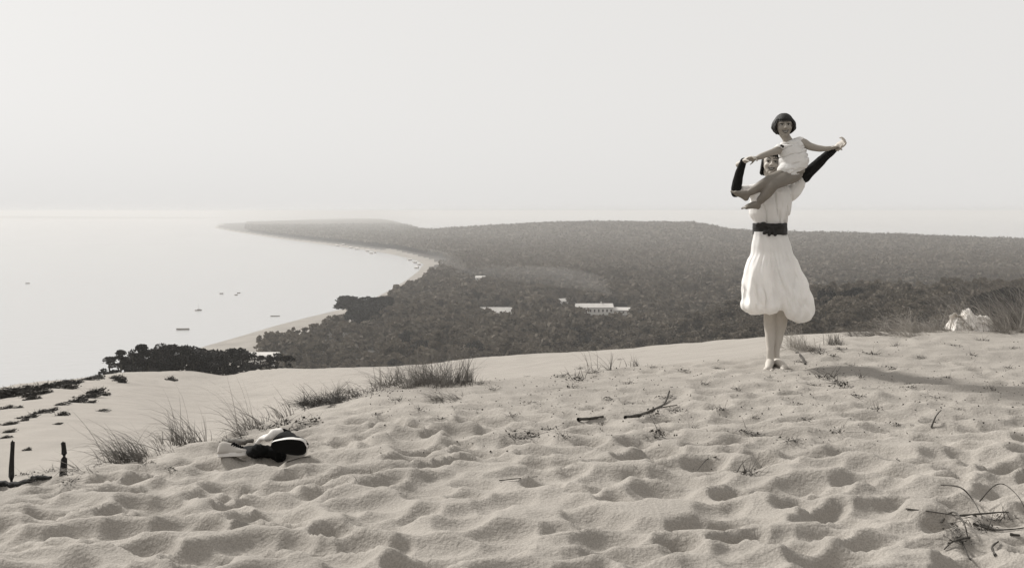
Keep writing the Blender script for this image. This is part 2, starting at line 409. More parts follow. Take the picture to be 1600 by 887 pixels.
def crown_points(kind, n, rng, H):
    lob = []
    if kind == 'broad':
        R = H * .42
        for k in range(11):
            a = rng.uniform(0, 6.28); r = R * math.sqrt(rng.uniform(0, 1)) * .62; zc = H * rng.uniform(.5, .84)
            lob.append((r * math.cos(a), r * math.sin(a), zc - .25 * r, R * rng.uniform(.3, .5)))
    elif kind == 'bushpine':
        for k in range(26):
            t = rng.uniform(0, 1); zc = H * (.10 + .84 * t); r = H * .30 * (1 - t * .75) * rng.uniform(.2, 1.1); a = rng.uniform(0, 6.28)
            lob.append((r * math.cos(a), r * math.sin(a), zc, H * rng.uniform(.07, .13)))
    elif kind == 'pine':
        for k in range(15):
            t = rng.uniform(0, 1) ** .8; zc = H * (.34 + .62 * t); r = H * .27 * (1 - t * .85) * rng.uniform(.3, 1.1); a = rng.uniform(0, 6.28)
            lob.append((r * math.cos(a), r * math.sin(a), zc, H * rng.uniform(.07, .13)))
    else:   # spire
        for k in range(16):
            t = k / 15; zc = H * (.15 + .82 * t); r = H * .17 * (1 - t) * rng.uniform(.4, 1); a = rng.uniform(0, 6.28)
            lob.append((r * math.cos(a), r * math.sin(a), zc, H * (.04 + .10 * (1 - t))))
    lob = np.array(lob); wgt = lob[:, 3] ** 2; idx = rng.choice(len(lob), n, p=wgt / wgt.sum())
    d = rng.normal(size=(n, 3)); d /= np.linalg.norm(d, axis=1)[:, None]
    d[:, 2] = np.where(d[:, 2] < -.3, -d[:, 2], d[:, 2])
    rr = lob[idx, 3][:, None] * rng.uniform(.75, 1.08, (n, 1)); d[:, 2] *= .72
    return lob[idx, :3] + d * rr, lob
def tree_parts(kind, H, n, size, seed):
    rng = np.random.default_rng(seed)
    P, lob = crown_points(kind, n, rng, H)
    crown = leaf_quads(P, size, rng)
    lean = rng.uniform(-.05, .05, 2) * H
    top = H * (.92 if kind != 'broad' else .7)
    k = 6; pts = []; rad = []
    for i in range(k):
        t = i / (k - 1); pts.append((lean[0] * t + .01 * H * math.sin(5 * t + seed), lean[1] * t, top * t - .3 * (i == 0))); rad.append(H * .022 * (1 - .85 * t) + .01)
    parts = [tube_np(pts, rad, 7)]
    for l in lob[:: (1 if kind == 'pine' else 2)]:
        t = max(.1, min(.9, (l[2] / H - .12))); b0 = Vector((lean[0] * t, lean[1] * t, top * t)); e = Vector(l[:3])
        m_ = (b0 + e) / 2 + Vector((0, 0, -.02 * H))
        parts.append(tube_np([b0, m_, e], [H * .009, H * .006, H * .003], 5))
    return merge(parts), crown

# pines standing on the crest of the far dune, left
pine_meshes = []
for sd_ in range(5):
    tr, cr = tree_parts('pine' if sd_ == 0 else 'bushpine' if sd_ < 4 else 'broad', 1.0, 1300, 0.026, 100 + sd_)
    pine_meshes.append((np_mesh('trunk', *tr), np_mesh('crown', cr[0], cr[1], False)))
row = [(172, 562, 24, 'lowest sparse pine at the left end of the row on the crest'), (188, 554, 34, 'thin pine with its bare stem showing, second from the left end'),
       (206, 552, 33, 'bushy dark pine beside the thin pine'), (222, 545, 38, 'dark pine with pointed top on the crest'), (238, 549, 36, 'rounded low pine between two taller ones'),
       (251, 543, 40, 'dense dark pine left of the tallest crown'), (266, 543, 42, 'dark pine touching the tallest crown on its left'), (284, 537, 50, 'broad dark pine with the tallest crown of the row'),
       (300, 537, 50, 'dark pine forming the right shoulder of the tallest crown'), (314, 549, 38, 'small pine just right of the tallest crown'), (333, 551, 36, 'low dark pine above the dip in the crest'),
       (347, 544, 44, 'round dark pine above the dip in the crest'), (362, 549, 38, 'dark pine leaning on the round pine'), (378, 548, 34, 'pine at the right end of the row beside the pale hut roof'),
       (272, 553, 34, 'low pine filling the foot of the tallest crown'), (322, 556, 34, 'shrubby pine in the dip of the crest'), (213, 556, 28, 'short bushy pine in front of the pointed pine'), (229, 552, 30, 'bushy pine filling the gap right of the pointed pine'),
       (244, 555, 28, 'low shrubby pine under the rounded pine'), (258, 548, 34, 'dense pine between the dense dark pine and the tallest crown'), (292, 545, 40, 'pine directly before the broad tallest pine'), (307, 552, 36, 'low pine under the right shoulder of the tallest crown'),
       (340, 558, 30, 'shrubby pine left foot of the round pine'), (355, 556, 32, 'shrubby pine at the right foot of the round pine'), (370, 556, 30, 'low dark pine near the right end of the row'), (386, 554, 30, 'last low pine in front of the pale hut roof'), (396, 556, 26, 'first little pine right of the hut roof\'s left corner'), (408, 560, 20, 'small pine half hiding the hut wall'), (421, 559, 22, 'small pine at the middle of the hut wall'), (434, 557, 24, 'small pine at the right corner of the hut'), (449, 560, 20, 'last small pine on the crest, against the forest'), (196, 562, 22, 'little bush between the thin pine and the bushy dark pine')]
for i, (px, py, hp, lab) in enumerate(row):
    u = ray(px, py).x / ray(px, py).y
    Cc = float(np.interp(u, cu, cy)); y = Cc + rnd.uniform(3.0, 8.0)
    x = u * y; z = float(dune_z(np.array([x]), np.array([y]))[0])
    ztop = ray(px, py - 5).z / ray(px, py).y * y
    H = ztop - z
    t = empty('pine_tree', (x, y, z), rnd.uniform(0, 6.28)); tag(t, lab, 'tree', 'dark pines on the crest of the far dune')
    k = 4 if i in (7, 8, 11, 14, 20) else 0 if i in (1, 3) else 1 + i % 3
    a = link('trunk', pine_meshes[k][0], bark, t); b_ = link('crown', pine_meshes[k][1], dark_foliage, t)
    sx = H * rnd.uniform(1.0, 1.35)
    t.scale = (sx, sx, H)

# forest: trees of the plain. nearest visible 300 are things, the rest one mass
rngf = np.random.default_rng(5)
def forest_pts(y0, y1, sp):
    nx = int(1.4 * y1 / sp); ny = int((y1 - y0) / sp)
    gx, gy = np.meshgrid(np.arange(-nx // 2, nx // 2) * sp, y0 + np.arange(ny) * sp)
    gx = gx.ravel() + rngf.uniform(-.45, .45, gx.size) * sp; gy = gy.ravel() + rngf.uniform(-.45, .45, gy.size) * sp
    u = gx / gy; k = np.abs(u) < .66
    return gx[k], gy[k]
def forested(x, y):
    s = inside_dist(x, y); px = x / y * F + 800
    return (s > beach_width(x, y)) & (px > 384) & (land_z(x, y) > LAKE + 2.5)
px_, py_ = forest_pts(300, 1150, 7.6)
k = forested(px_, py_); px_, py_ = px_[k], py_[k]
pz_ = land_z(px_, py_)
u_ = px_ / py_
Hh = 9 + 7 * fbm(px_ / 35, py_ / 35, 3, 33) * 1.0 + rngf.uniform(-2.5, 3.5, len(px_))
Hh = np.where(u_ < -.12, Hh * .68, Hh)
cdep = np.interp(u_, cu, cdp)
edep = np.interp(u_, eu, ed)
cdep = np.minimum(cdep, np.where(u_ > .33, edep, 9))
vis = (-(pz_ + Hh) / py_ < cdep) & (py_ > 300)
px_, py_, pz_, Hh, u_, cdep = [a[vis] for a in (px_, py_, pz_, Hh, u_, cdep)]
# clearings round the buildings
CLEAR = []
BLD = {}
def bpos(px, py, z): return at_z(px, py, z)
for nm, px, py, rad in (('lodge', 943, 474, 24), ('hall', 775, 475, 17), ('row', 752, 431, 16), ('dot', 738, 440, 8), ('house', 880, 464, 12), ('hut', 412, 556, 9)):
    d = ray(px, py)
    yy = np.geomspace(300, 3000, 4000); xx = d.x / d.y * yy; zz = d.z / d.y * yy
    kk = np.argmax(zz < land_z(xx, yy) + (8.0 if nm != 'hut' else 5)); 
    BLD[nm] = Vector((xx[kk], yy[kk], float(land_z(xx[kk:kk + 1], yy[kk:kk + 1])[0])))
    CLEAR.append((xx[kk], yy[kk], rad))
for (cx, cy2, cr) in CLEAR:
    keep = np.ones(len(px_), bool)
    # a clearing and an open strip on the side towards the dune
    for q in range(0, 9):
        f = 1 - q * cr * .6 / cy2
        keep &= (px_ - cx * f) ** 2 + (py_ - cy2 * f) ** 2 > cr ** 2 * (1 - q * .08)
    px_, py_, pz_, Hh, u_, cdep = [a[keep] for a in (px_, py_, pz_, Hh, u_, cdep)]
infr = (np.abs(u_) < .5)
order = np.argsort(np.where(infr, py_ / Hh, 1e9))
near_i = order[:285]; rest_i = order[285:]
protos = []
for q in range(7):
    kd = ('broad', 'broad', 'broad', 'pine', 'spire', 'broad', 'pine')[q]
    tr, cr = tree_parts(kd, 1.0, 620, 0.036, 300 + q)
    Vv = np.concatenate([tr[0], cr[0]]); Ff = np.concatenate([tr[1], cr[1] + len(tr[0])])
    me = np_mesh('forest_tree', Vv, Ff, False); me.materials.append(bark); me.materials.append(foliage)
    mi = np.zeros(len(Ff), np.int32); mi[len(tr[1]):] = 1; me.polygons.foreach_set('material_index', mi)
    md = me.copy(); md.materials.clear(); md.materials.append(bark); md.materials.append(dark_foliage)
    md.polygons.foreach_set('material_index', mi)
    protos.append((me, md))
LABF = {0: 'round leafy tree with mid grey crown in the packed forest below the dune', 1: 'narrow pointed conifer rising from the packed forest below the dune',
        2: 'dark crowned tree in the packed forest just below the dune'}
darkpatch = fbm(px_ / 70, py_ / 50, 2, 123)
for i in near_i:
    q = int(rngf.integers(0, 7)); x, y, z, H = float(px_[i]), float(py_[i]), float(pz_[i]), float(Hh[i])
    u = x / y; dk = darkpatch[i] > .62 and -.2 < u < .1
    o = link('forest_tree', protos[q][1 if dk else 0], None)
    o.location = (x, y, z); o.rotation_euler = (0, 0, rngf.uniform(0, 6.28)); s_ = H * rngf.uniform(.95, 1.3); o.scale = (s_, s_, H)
    if q in (3, 4, 6) and not dk: lab, g = LABF[1], 'conifers in the forest below the dune'
    elif dk: lab, g = LABF[2], 'dark crowns in the forest below the dune'
    else: lab, g = LABF[0], 'leafy trees in the forest below the dune'
    tag(o, lab, 'tree', g)
# single dark trees
def big_tree(px, pytop, Y, zb, kd, lab, wide=1.2, seed=1, group=None, dark=True, n=1500):
    d = ray(px, pytop); x = d.x / d.y * Y; zt = d.z / d.y * Y
    if zb is None: zb = float(land_z(np.array([x]), np.array([Y]))[0])
    H = zt - zb
    tr, cr = tree_parts(kd, H, n, H * .045, seed)
    t = empty('dark_tree', (x, Y, zb)); t.scale = (wide, wide, 1); tag(t, lab, 'tree', group)
    link('trunk', np_mesh('trunk', *tr), bark, t); link('crown', np_mesh('crown', cr[0], cr[1], False), black_foliage, t)
for q, (px, py, Y, wd, lab) in enumerate([(560, 459, 700, 1.9, 'big black crowned tree by the shore, its left half over the beach'), (583, 458, 706, 1.8, 'big black tree standing at the forest edge above the cove'),
          (571, 470, 680, 1.8, 'lower front tree of the black clump by the beach'), (603, 464, 760, 1.2, 'dark tree trailing right of the black clump'), (618, 460, 800, 1.1, 'smallest dark tree right of the black clump'), (560, 479, 640, 1.3, 'low dark tree in front at the left foot of the black clump'), (582, 478, 650, 1.3, 'low dark tree in front at the right foot of the black clump')]):
    big_tree(px, py, Y, None, 'broad', lab, wd, 500 + q, 'black clump of trees by the cove', n=1700)
for q, (px, py, Y, wd, lab) in enumerate([(1583, 432, 330, 1.0, 'black round tree at the right edge behind the grass'), (1560, 443, 345, 0.9, 'dark tree just left of the black round tree at the right edge'),
          (1604, 438, 320, 1.0, 'dark tree cut by the right edge of the picture'), (1290, 446, 470, 1.0, 'dark tree standing above the tree line right of the skirt'), (1328, 444, 470, 1.0, 'taller dark tree on the tree line, second right of the skirt')]):
    big_tree(px, py, Y, None, 'broad', lab, wd, 520 + q, None, n=1300)

# mass of the rest
parts = []
tmpl = []
for q in range(9):
    kd = ('broad', 'broad', 'broad', 'pine', 'spire')[q % 5]; rng = np.random.default_rng(800 + q)
    P, _ = crown_points(kd, 80, rng, 1.0)
    tmpl.append(leaf_quads(P, 0.105, rng))
    P, _ = crown_points(kd, 34, rng, 1.0)
    tmpl.append(leaf_quads(P, 0.16, rng))
for q in range(9):
    sel = rest_i[np.arange(len(rest_i)) % 9 == q]
    for lv in (0, 1):
        s_ = sel[(py_[sel] < 720)] if lv == 0 else sel[(py_[sel] >= 720)]
        if len(s_) == 0: continue
        V0, F0 = tmpl[q * 2 + lv]; m_ = len(V0)
        ang = rngf.uniform(0, 6.28, len(s_)); ca, sa = np.cos(ang)[:, None], np.sin(ang)[:, None]; wd = (Hh[s_] * rngf.uniform(.95, 1.3, len(s_)))[:, None]
        X = px_[s_][:, None] + wd * (V0[:, 0] * ca - V0[:, 1] * sa); Y = py_[s_][:, None] + wd * (V0[:, 0] * sa + V0[:, 1] * ca); Z = pz_[s_][:, None] + Hh[s_][:, None] * V0[:, 2]
        Vn = np.stack([X, Y, Z], 2).reshape(-1, 3); Fn = (F0[None] + (np.arange(len(s_)) * m_)[:, None, None]).reshape(-1, 4)
        parts.append((Vn, Fn))
# distant canopy: crowns as domes on the land
cuu = np.linspace(-.95, .95, 900); cyy = np.geomspace(820, 9000, 620)
A, B = np.meshgrid(cuu, cyy, indexing='ij'); X = A * B; Y = B
def domes(x, y, cell, seed):
    gx = np.floor(x / cell); gy = np.floor(y / cell); best = np.full(x.shape, 9.0); hh = np.zeros(x.shape)
    for di in (-1, 0, 1):
        for dj in (-1, 0, 1):
            cx = (gx + di).astype(np.int64); cyq = (gy + dj).astype(np.int64)
            dx = x / cell - cx - .2 - .6 * hash2(cx, cyq, seed); dy = y / cell - cyq - .2 - .6 * hash2(cx, cyq, seed + 1)
            d = dx * dx + dy * dy; h = hash2(cx, cyq, seed + 2); m_ = d < best
            best = np.where(m_, d, best); hh = np.where(m_, h, hh)
    return np.clip(1 - best * 1.6, -.3, 1) + .6 * hh
Z = land_z(X, Y) + 4 + 4.0 * domes(X, Y, 9, 3) * sstep(6000, 2500, Y) + 5 * fbm(X / 50, Y / 50, 3, 8) + 3 * sstep(6000, 2500, Y) * rngf.uniform(-.5, .7, X.shape)
Z = Z - 7 * sstep(1250, 900, Y)
Fc = grid_faces(len(cuu), len(cyy))[:, ::-1].copy()
ok = forested(X, Y).ravel()
for (cx, cy2, cr) in CLEAR:
    for q in range(9):
        f = 1 - q * cr * .6 / cy2
        ok &= ((X - cx * f) ** 2 + (Y - cy2 * f) ** 2 > cr ** 2).ravel()
Fc = Fc[ok[Fc].all(1)]
used = np.unique(Fc); remap = np.zeros(X.size, int); remap[used] = np.arange(len(used))
parts.append((np.stack([X.ravel(), Y.ravel(), Z.ravel()], 1)[used], remap[Fc]))
# leafy tufts breaking up the distant crowns
cand = rngf.choice(len(used), 150000, replace=True); Pc = np.stack([X.ravel(), Y.ravel(), Z.ravel()], 1)[used][cand]
dd = Pc[:, 1]; keep = (np.abs(Pc[:, 0] / dd) < .7) & (dd < 5200); Pc = Pc[keep]; dd = dd[keep]
Pc = Pc + np.stack([rngf.normal(0, 3, len(Pc)), rngf.normal(0, 5, len(Pc)), rngf.uniform(-1, 2.4, len(Pc))], 1)
lq = leaf_quads(Pc, 1.0, rngf); sc_ = (1.5 + dd / 1500.)[:, None, None]
V4 = lq[0].reshape(-1, 4, 3); V4 = Pc[:, None] + (V4 - Pc[:, None]) * sc_
parts.append((V4.reshape(-1, 3), lq[1]))
Vm, Fm = merge(parts)
o = link('forest', np_mesh('forest', Vm, Fm, False), foliage)
tag(o, 'solid mass of forest covering the plain and the far hills', 'forest', kind='stuff')

# ------------------------------------------------------------------ buildings
def box_np(cx, cy_, z0, z1, wx, wy):
    V = np.array([(cx + sx * wx / 2, cy_ + sy * wy / 2, z) for z in (z0, z1) for sx, sy in ((-1, -1), (1, -1), (1, 1), (-1, 1))])
    return V, np.array([(3, 2, 1, 0), (4, 5, 6, 7), (0, 1, 5, 4), (1, 2, 6, 5), (2, 3, 7, 6), (3, 0, 4, 7)])
def gable_np(cx, cy_, z0, rise, wx, wy, along='x', ov=.4, th=.25):
    w2, d2 = wx / 2 + ov, wy / 2 + ov
    V = []
    if along == 'x': pr = [(-d2, 0), (0, rise), (d2, 0), (d2, -th), (0, rise - th), (-d2, -th)]
    else: pr = [(-w2, 0), (0, rise), (w2, 0), (w2, -th), (0, rise - th), (-w2, -th)]
    for e in (-1, 1):
        for a, z in pr: V.append((cx + e * w2, cy_ + a, z0 + z) if along == 'x' else (cx + a, cy_ + e * d2, z0 + z))
    Fc = [(i, (i + 1) % 6, (i + 1) % 6 + 6, i + 6) for i in range(6)] + [(0, 1, 4, 5), (1, 2, 3, 4), (6, 7, 10, 11), (7, 8, 9, 10)]
    return np.array(V), np.array(Fc)
def gable_wall(cx, cy_, z0, h, rise, wx, wy, along='x'):
    v, f = box_np(cx, cy_, z0, z0 + h, wx, wy); 
    if along == 'x': g = [(cx + e * wx / 2, cy_ + a, z0 + h + z) for e in (-1, 1) for a, z in ((-wy / 2, 0), (wy / 2, 0), (0, rise - .3))]
    else: g = [(cx + a, cy_ + e * wy / 2, z0 + h + z) for e in (-1, 1) for a, z in ((-wx / 2, 0), (wx / 2, 0), (0, rise - .3))]
    g = np.array(g); gf = np.array([(0, 1, 2, 2), (3, 4, 5, 5)])
    return merge([(v, f), (g, gf)])
def tri_mesh(name, V, Fc):
    me = bpy.data.meshes.new(name); me.from_pydata([tuple(v) for v in V], [], [tuple(dict.fromkeys(int(i) for i in f)) for f in Fc]); me.update(); return me
def house(name, loc, rz, wx, wy, h, rise, lab, nwin=3, group=None, chimney=False, wall_m=None, roof_m=None):
    t = empty(name, loc, rz); tag(t, lab, 'building' if wx > 15 else 'house', group)
    link('wall', tri_mesh('wall', *gable_wall(0, 0, -1.5, h + 1.5, rise, wx, wy)), wall_m or white_paint, t)
    rf = link('roof', tri_mesh('roof', *gable_np(0, 0, h + .02, rise, wx, wy)), roof_m or roof_mat, t)
    if chimney: link('chimney', tri_mesh('chimney', *box_np(wx * .2, .5, h + rise * .5, h + rise + 1.2, .9, .9)), roof_mat, rf)
    for i in range(nwin):
        x = (i + .5) / nwin * wx - wx / 2
        link('window', tri_mesh('window', *box_np(x, -wy / 2 - .02, h * .4, h * .75, min(1.1, wx / nwin * .4), .08)), win_mat, t)
    return t
L = BLD['lodge']
house('lodge', L + Vector((-7, 0, 0)), .05, 27, 9, 5.5, 2.6, 'long white lodge with pale roof in the forest clearing, smoke behind it', 9, chimney=True)
house('lodge_wing', L + Vector((14.5, -1, 0)), -.12, 15, 8, 3.6, 1.8, 'low white wing at the right end of the long lodge', 5)
for o in bpy.data.objects:
    if o.get('category') == 'building' and o.name.startswith('lodge_wing'): pass
L = BLD['hall']
house('boat_hall', L, .0, 24, 9, 2.2, 3.6, 'wide low white roofed hall in the forest, left of the lodge', 3)
L = BLD['row']
for i, (dx, s_, lab) in enumerate([(-16, 8, 'leftmost white cottage of the three in a far clearing'), (-1, 10, 'middle white cottage of the three in a far clearing'), (14, 7, 'rightmost white cottage of the three in a far clearing')]):
    house('cottage', L + Vector((dx, rnd.uniform(-4, 4), 2)), rnd.uniform(-.2, .2), s_, 6, 4, 2, lab, 2, 'cottages in the far clearing')
house('cottage', BLD['dot'], .1, 5.5, 5, 4, 1.8, 'single tiny white cottage below the row of three', 1)
house('cottage', BLD['house'] + Vector((0, 0, 1)), .7, 13, 6, 4.0, 2.0, 'small pale cottage set askew just left of the lodge', 2)
L = BLD['hut']
house('beach_hut', L + Vector((0, 0, 2)), .03, 15, 7, 3.5, 1.5, 'pale roofed hut among the pines near the beach', 3)
far = [(527, 383), (536, 382), (548, 386), (558, 388), (574, 391), (580, 394), (586, 393), (640, 404), (648, 408), (655, 411), (651, 416)]
names_far = ['first white cottage from the left on the far curve of the bay', 'second white cottage from the left on the far curve of the bay', 'third white cottage along the far curve of the bay', 'fourth white cottage along the far curve of the bay',
             'brightest boathouse on the far shore, its left end', 'brightest boathouse on the far shore, its middle', 'brightest boathouse on the far shore, its right end', 'cottage at the back of the cove, furthest from the dune',
             'second furthest cottage at the back of the cove', 'cottage at the innermost corner of the cove', 'nearest cottage at the back of the cove']
for i, (px, py) in enumerate(far):
    p = at_z(px, py, LAKE + 3); z = float(land_z(np.array([p.x]), np.array([p.y]))[0])
    sc = p.y / 2000
    house('shore_cottage', (p.x, p.y, max(z, LAKE + .5)), rnd.uniform(-.5, .5), 7 * sc * rnd.uniform(.6, 1.2), 5, 2.0 * sc, 1.2, names_far[i], 2, 'white cottages along the bay')
# smoke over the lodge
sm = bpy.data.materials.new('smoke'); sm.use_nodes = True; n = sm.node_tree
n.nodes.remove(n.nodes['Principled BSDF']); pv2 = n.nodes.new('ShaderNodeVolumePrincipled')
pv2.inputs['Color'].default_value = (0.9, 0.88, 0.85, 1); pv2.inputs['Density'].default_value = 0.0055
n.links.new(pv2.outputs[0], n.nodes['Material Output'].inputs['Volume'])

def smoke_plume(src, pts, name, lab):
    V = []; Fc = []; seg = 14
    for i, (dx, dy, dz, r) in enumerate(pts):
        for k in range(seg):
            a = 2 * math.pi * k / seg; rr = r * (1 + .25 * math.sin(3 * a + i) + .12 * math.sin(5 * a + 2 * i))
            V.append((src.x + dx + rr * .35 * math.cos(a), src.y + dy + rr * 1.2 * math.sin(a), src.z + dz + rr * .9 * math.cos(a)))
    n = len(pts)
    for i in range(n - 1):
        for k in range(seg): Fc.append((i * seg + k, i * seg + (k + 1) % seg, (i + 1) * seg + (k + 1) % seg, (i + 1) * seg + k))
    Fc.append(tuple(range(seg))[::-1]); Fc.append(tuple((n - 1) * seg + k for k in range(seg)))
    me = bpy.data.meshes.new(name); me.from_pydata(V, [], Fc); me.update()
    o = link(name, me, sm); tag(o, lab, 'smoke', kind='stuff')
smoke_plume(BLD['lodge'] + Vector((2, 4, 0)), [(6, 0, 11, .8), (4, 2, 15, 3), (-2, 5, 20, 5.5), (-14, 8, 24, 7.5), (-32, 12, 27, 8), (-56, 16, 29, 7), (-85, 20, 30, 5), (-110, 24, 31, 2.5)], 'smoke', 'pale smoke drifting left from the long white lodge')
smoke_plume(BLD['row'] + Vector((-14, 4, 0)), [(4, 0, 9, .8), (0, 2, 14, 3), (-10, 4, 20, 6), (-26, 6, 27, 7), (-44, 8, 33, 4)], 'smoke', 'faint smoke rising left of the three far cottages')
# ------------------------------------------------------------------ boats
def boat(px, py, length, rz, lab, mast=False, beam=None, h=.7):
    p = at_z(px, py, LAKE); t = empty('sailboat' if mast else 'rowboat', (p.x, p.y, LAKE), rz); tag(t, lab, 'boat', 'boats on the lake')
    bw_ = beam or length * .28; V = []; Fc = []
    N = 9
    for i in range(N):
        s = i / (N - 1); x = (s - .5) * length; wv_ = bw_ / 2 * (math.sin(math.pi * min(1, s * .62 + .34)) ** .8) if s < 1 else .02
        V += [(x, -wv_, h * (.8 + .3 * abs(s - .4))), (x, -wv_ * .6, -.15), (x, wv_ * .6, -.15), (x, wv_, h * (.8 + .3 * abs(s - .4))), (x, wv_ * .85, h * (.78 + .3 * abs(s - .4))), (x, wv_ * .5, .05), (x, -wv_ * .5, .05), (x, -wv_ * .85, h * (.78 + .3 * abs(s - .4)))]
    for i in range(N - 1):
        for k in range(8): Fc.append((i * 8 + k, i * 8 + (k + 1) % 8, (i + 1) * 8 + (k + 1) % 8, (i + 1) * 8 + k))
    Fc.append(tuple(range(8))[::-1][:4]); Fc.append((0, 1, 6, 7)); Fc.append((1, 2, 5, 6)); Fc.append((2, 3, 4, 5))
    Fc = [f for f in Fc if len(f) == 4]
    link('hull', tri_mesh('hull', V, Fc), hull_mat, t)
    for s in (-.18, .12): link('thwart', tri_mesh('thwart', *box_np(s * length, 0, h * .55, h * .62, length * .05, bw_ * .72)), hull_mat, t)
    if mast:
        link('mast', tri_mesh('mast', *tube_np([(0, 0, 0), (0, 0, length * 1.1)], [.09, .04])), hull_mat, t)
        link('cabin', tri_mesh('cabin', *box_np(length * .05, 0, h * .6, h * 1.7, length * .45, bw_ * .6)), hull_mat, t)
boat(286, 515, 8.6, .05, 'long flat dark boat lying nearest the beach', beam=2.2, h=1.1)
boat(310, 485, 5.5, .5, 'small sailboat with bare mast beyond the long flat boat', True)
boat(346, 459, 3.6, .3, 'tiny dark rowboat alone, left of the pair of rowboats', h=1.0)
boat(369, 461, 3.2, .8, 'lower left rowboat of the tiny pair on the lake', h=.9)
boat(373, 458, 3.2, .1, 'upper right rowboat of the tiny pair on the lake', h=.9)
boat(430, 494, 7, .1, 'pale grey boat drawn close in to the beach', h=.6)
boat(43, 443, 4.5, .5, 'faint boat far out alone at the left side of the lake', h=1.0)

# ------------------------------------------------------------------ dark turf and debris on the far dune face, left
def hummock_mesh(seed, n=260, h=.5, spikes=40):
    rng = np.random.default_rng(seed); d = rng.normal(size=(n, 3)); d /= np.linalg.norm(d, axis=1)[:, None]; d[:, 2] = np.abs(d[:, 2])
    r = .5 * rng.uniform(.55, 1.0, (n, 1)) * (1 + .35 * np.sin(3 * np.arctan2(d[:, 1:2], d[:, 0:1]) + seed))
    P = d * r; P[:, 2] *= h * 2 * .9
    cr = leaf_quads(P, .075, rng)
    Vb = []; Fb = []
    for i in range(spikes):
        a = rng.uniform(0, 6.28); rr = rng.uniform(0, .4); p0 = np.array([rr * math.cos(a), rr * math.sin(a), .0]); p1 = p0 + np.array([rng.normal(0, .18), rng.normal(0, .18), h * rng.uniform(.8, 1.5)]); wv_ = np.array([.01, .006, 0])
        Vb += [p0 - wv_, p0 + wv_, p1 + wv_ * .3, p1 - wv_ * .3]; Fb.append((4 * i, 4 * i + 1, 4 * i + 2, 4 * i + 3))
    return np_mesh('turf', *merge([cr, (np.array(Vb), np.array(Fb))]), False)
turf_m = mat('dark_turf', sep(0.028), 0.95, 0.4, 2, 0, 1, .1)
hm_ = [hummock_mesh(s_) for s_ in range(5)]
for m_ in hm_: m_.materials.append(turf_m)
turf = [(4, 613, 26, 10), (17, 615, 30, 12), (33, 610, 24, 9), (48, 616, 18, 7), (58, 607, 26, 10), (70, 612, 14, 6), (86, 603, 28, 9), (96, 599, 18, 7), (110, 598, 20, 7), (112, 605, 14, 6), (140, 592, 24, 5), (153, 588, 14, 4),
        (122, 626, 26, 7), (138, 619, 26, 6), (150, 612, 18, 8), (50, 622, 16, 6), (64, 644, 22, 5), (45, 651, 18, 5), (38, 656, 12, 4), (82, 640, 16, 4), (95, 632, 18, 3), (97, 647, 14, 6), (10, 637, 14, 5), (14, 662, 14, 5), (15, 674, 12, 5), (9, 683, 12, 4),
        (186, 592, 14, 8), (192, 595, 8, 8), (178, 590, 8, 5), (266, 592, 12, 6), (272, 594, 8, 4), (157, 642, 18, 2), (43, 702, 9, 4), (90, 662, 8, 3), (144, 628, 10, 4), (166, 616, 10, 6), (112, 590, 10, 4), (30, 636, 10, 3)]
for i, (px, py, wp, hp) in enumerate(turf):
    p = hit(px, py + hp * .35, 6.0)
    if p is None: continue
    o = link('turf_clump', hm_[i % 5], None); sc = p.y / F
    o.location = p - Vector((0, 0, .01 * sc)); o.scale = (wp * sc * 1.15, wp * sc * 2.2, hp * sc * 1.9); o.rotation_euler = (0, 0, rnd.uniform(-.5, .1))
    tag(o, 'dark ragged turf clump on the bare slope of the far dune', 'turf', 'turf clumps on the far dune slope')

# ------------------------------------------------------------------ grass
def blade_np(p0, az, L, droop, wd, k=6, side=0.0):
    V = []; Fc = []; p = Vector(p0); el = math.radians(droop[0])
    dh = Vector((math.cos(az), math.sin(az), 0)); n_ = Vector((-dh.y, dh.x, 0))
    tw = rnd.uniform(-.8, .8); wv_ = (n_ * math.cos(tw) + Vector((0, 0, 1)) * math.sin(tw))
    for i in range(k):
        t = i / (k - 1); ww = wd * (1 - t * .85) / 2
        V.append(tuple(p - wv_ * ww)); V.append(tuple(p + wv_ * ww))
        el2 = el - math.radians(droop[1]) * t
        kz = .16 * math.sin(3.1 * t + tw * 9) * t; dh = (dh + n_ * kz).normalized()
        p = p + (dh * math.cos(el2) + Vector((0, 0, 1)) * math.sin(el2)) * (L / (k - 1))
    for i in range(k - 1): Fc.append((2 * i, 2 * i + 1, 2 * i + 3, 2 * i + 2))
    return np.array(V), np.array(Fc)
def grass_mesh(n, L, spread, az0, azs, el, droop, wd, seed, short=.5):
    rnd.seed(seed); parts = []; tufts = []
    for j in range(max(3, n // 22)):
        r = spread * math.sqrt(rnd.random()); a = rnd.uniform(0, 6.28)
        tufts.append((r * math.cos(a), r * math.sin(a) * .7, rnd.gauss(0, azs * .7), rnd.gauss(0, 12), rnd.uniform(.45, 1.0) * (1 - .3 * r / spread), rnd.uniform(.01, .05)))
    for i in range(n):
        tx, ty, da, de, lk, tr = rnd.choice(tufts)
        l = L * lk * (rnd.uniform(.55, 1.1) if rnd.random() > short else rnd.uniform(.2, .6))
        az = rnd.gauss(az0 + da, azs * .8)
        parts.append(blade_np((tx + rnd.gauss(0, tr), ty + rnd.gauss(0, tr), -.01), az, l, (rnd.gauss(el + de, 13), droop * rnd.uniform(.3, 1.5)), wd * rnd.uniform(.5, 1.2)))
    return np_mesh('blades', *merge(parts), False)
def rim_hit(px, py, y0=2.6, ymax=None):
    p = hit(px, py, y0); k = 0
    if ymax is None: ymax = float(np.interp(U(px), eu, ey)) + .35
    while (p is None or p.y > ymax) and k < 60: py += 1; k += 1; p = hit(px, py, y0)
    return p
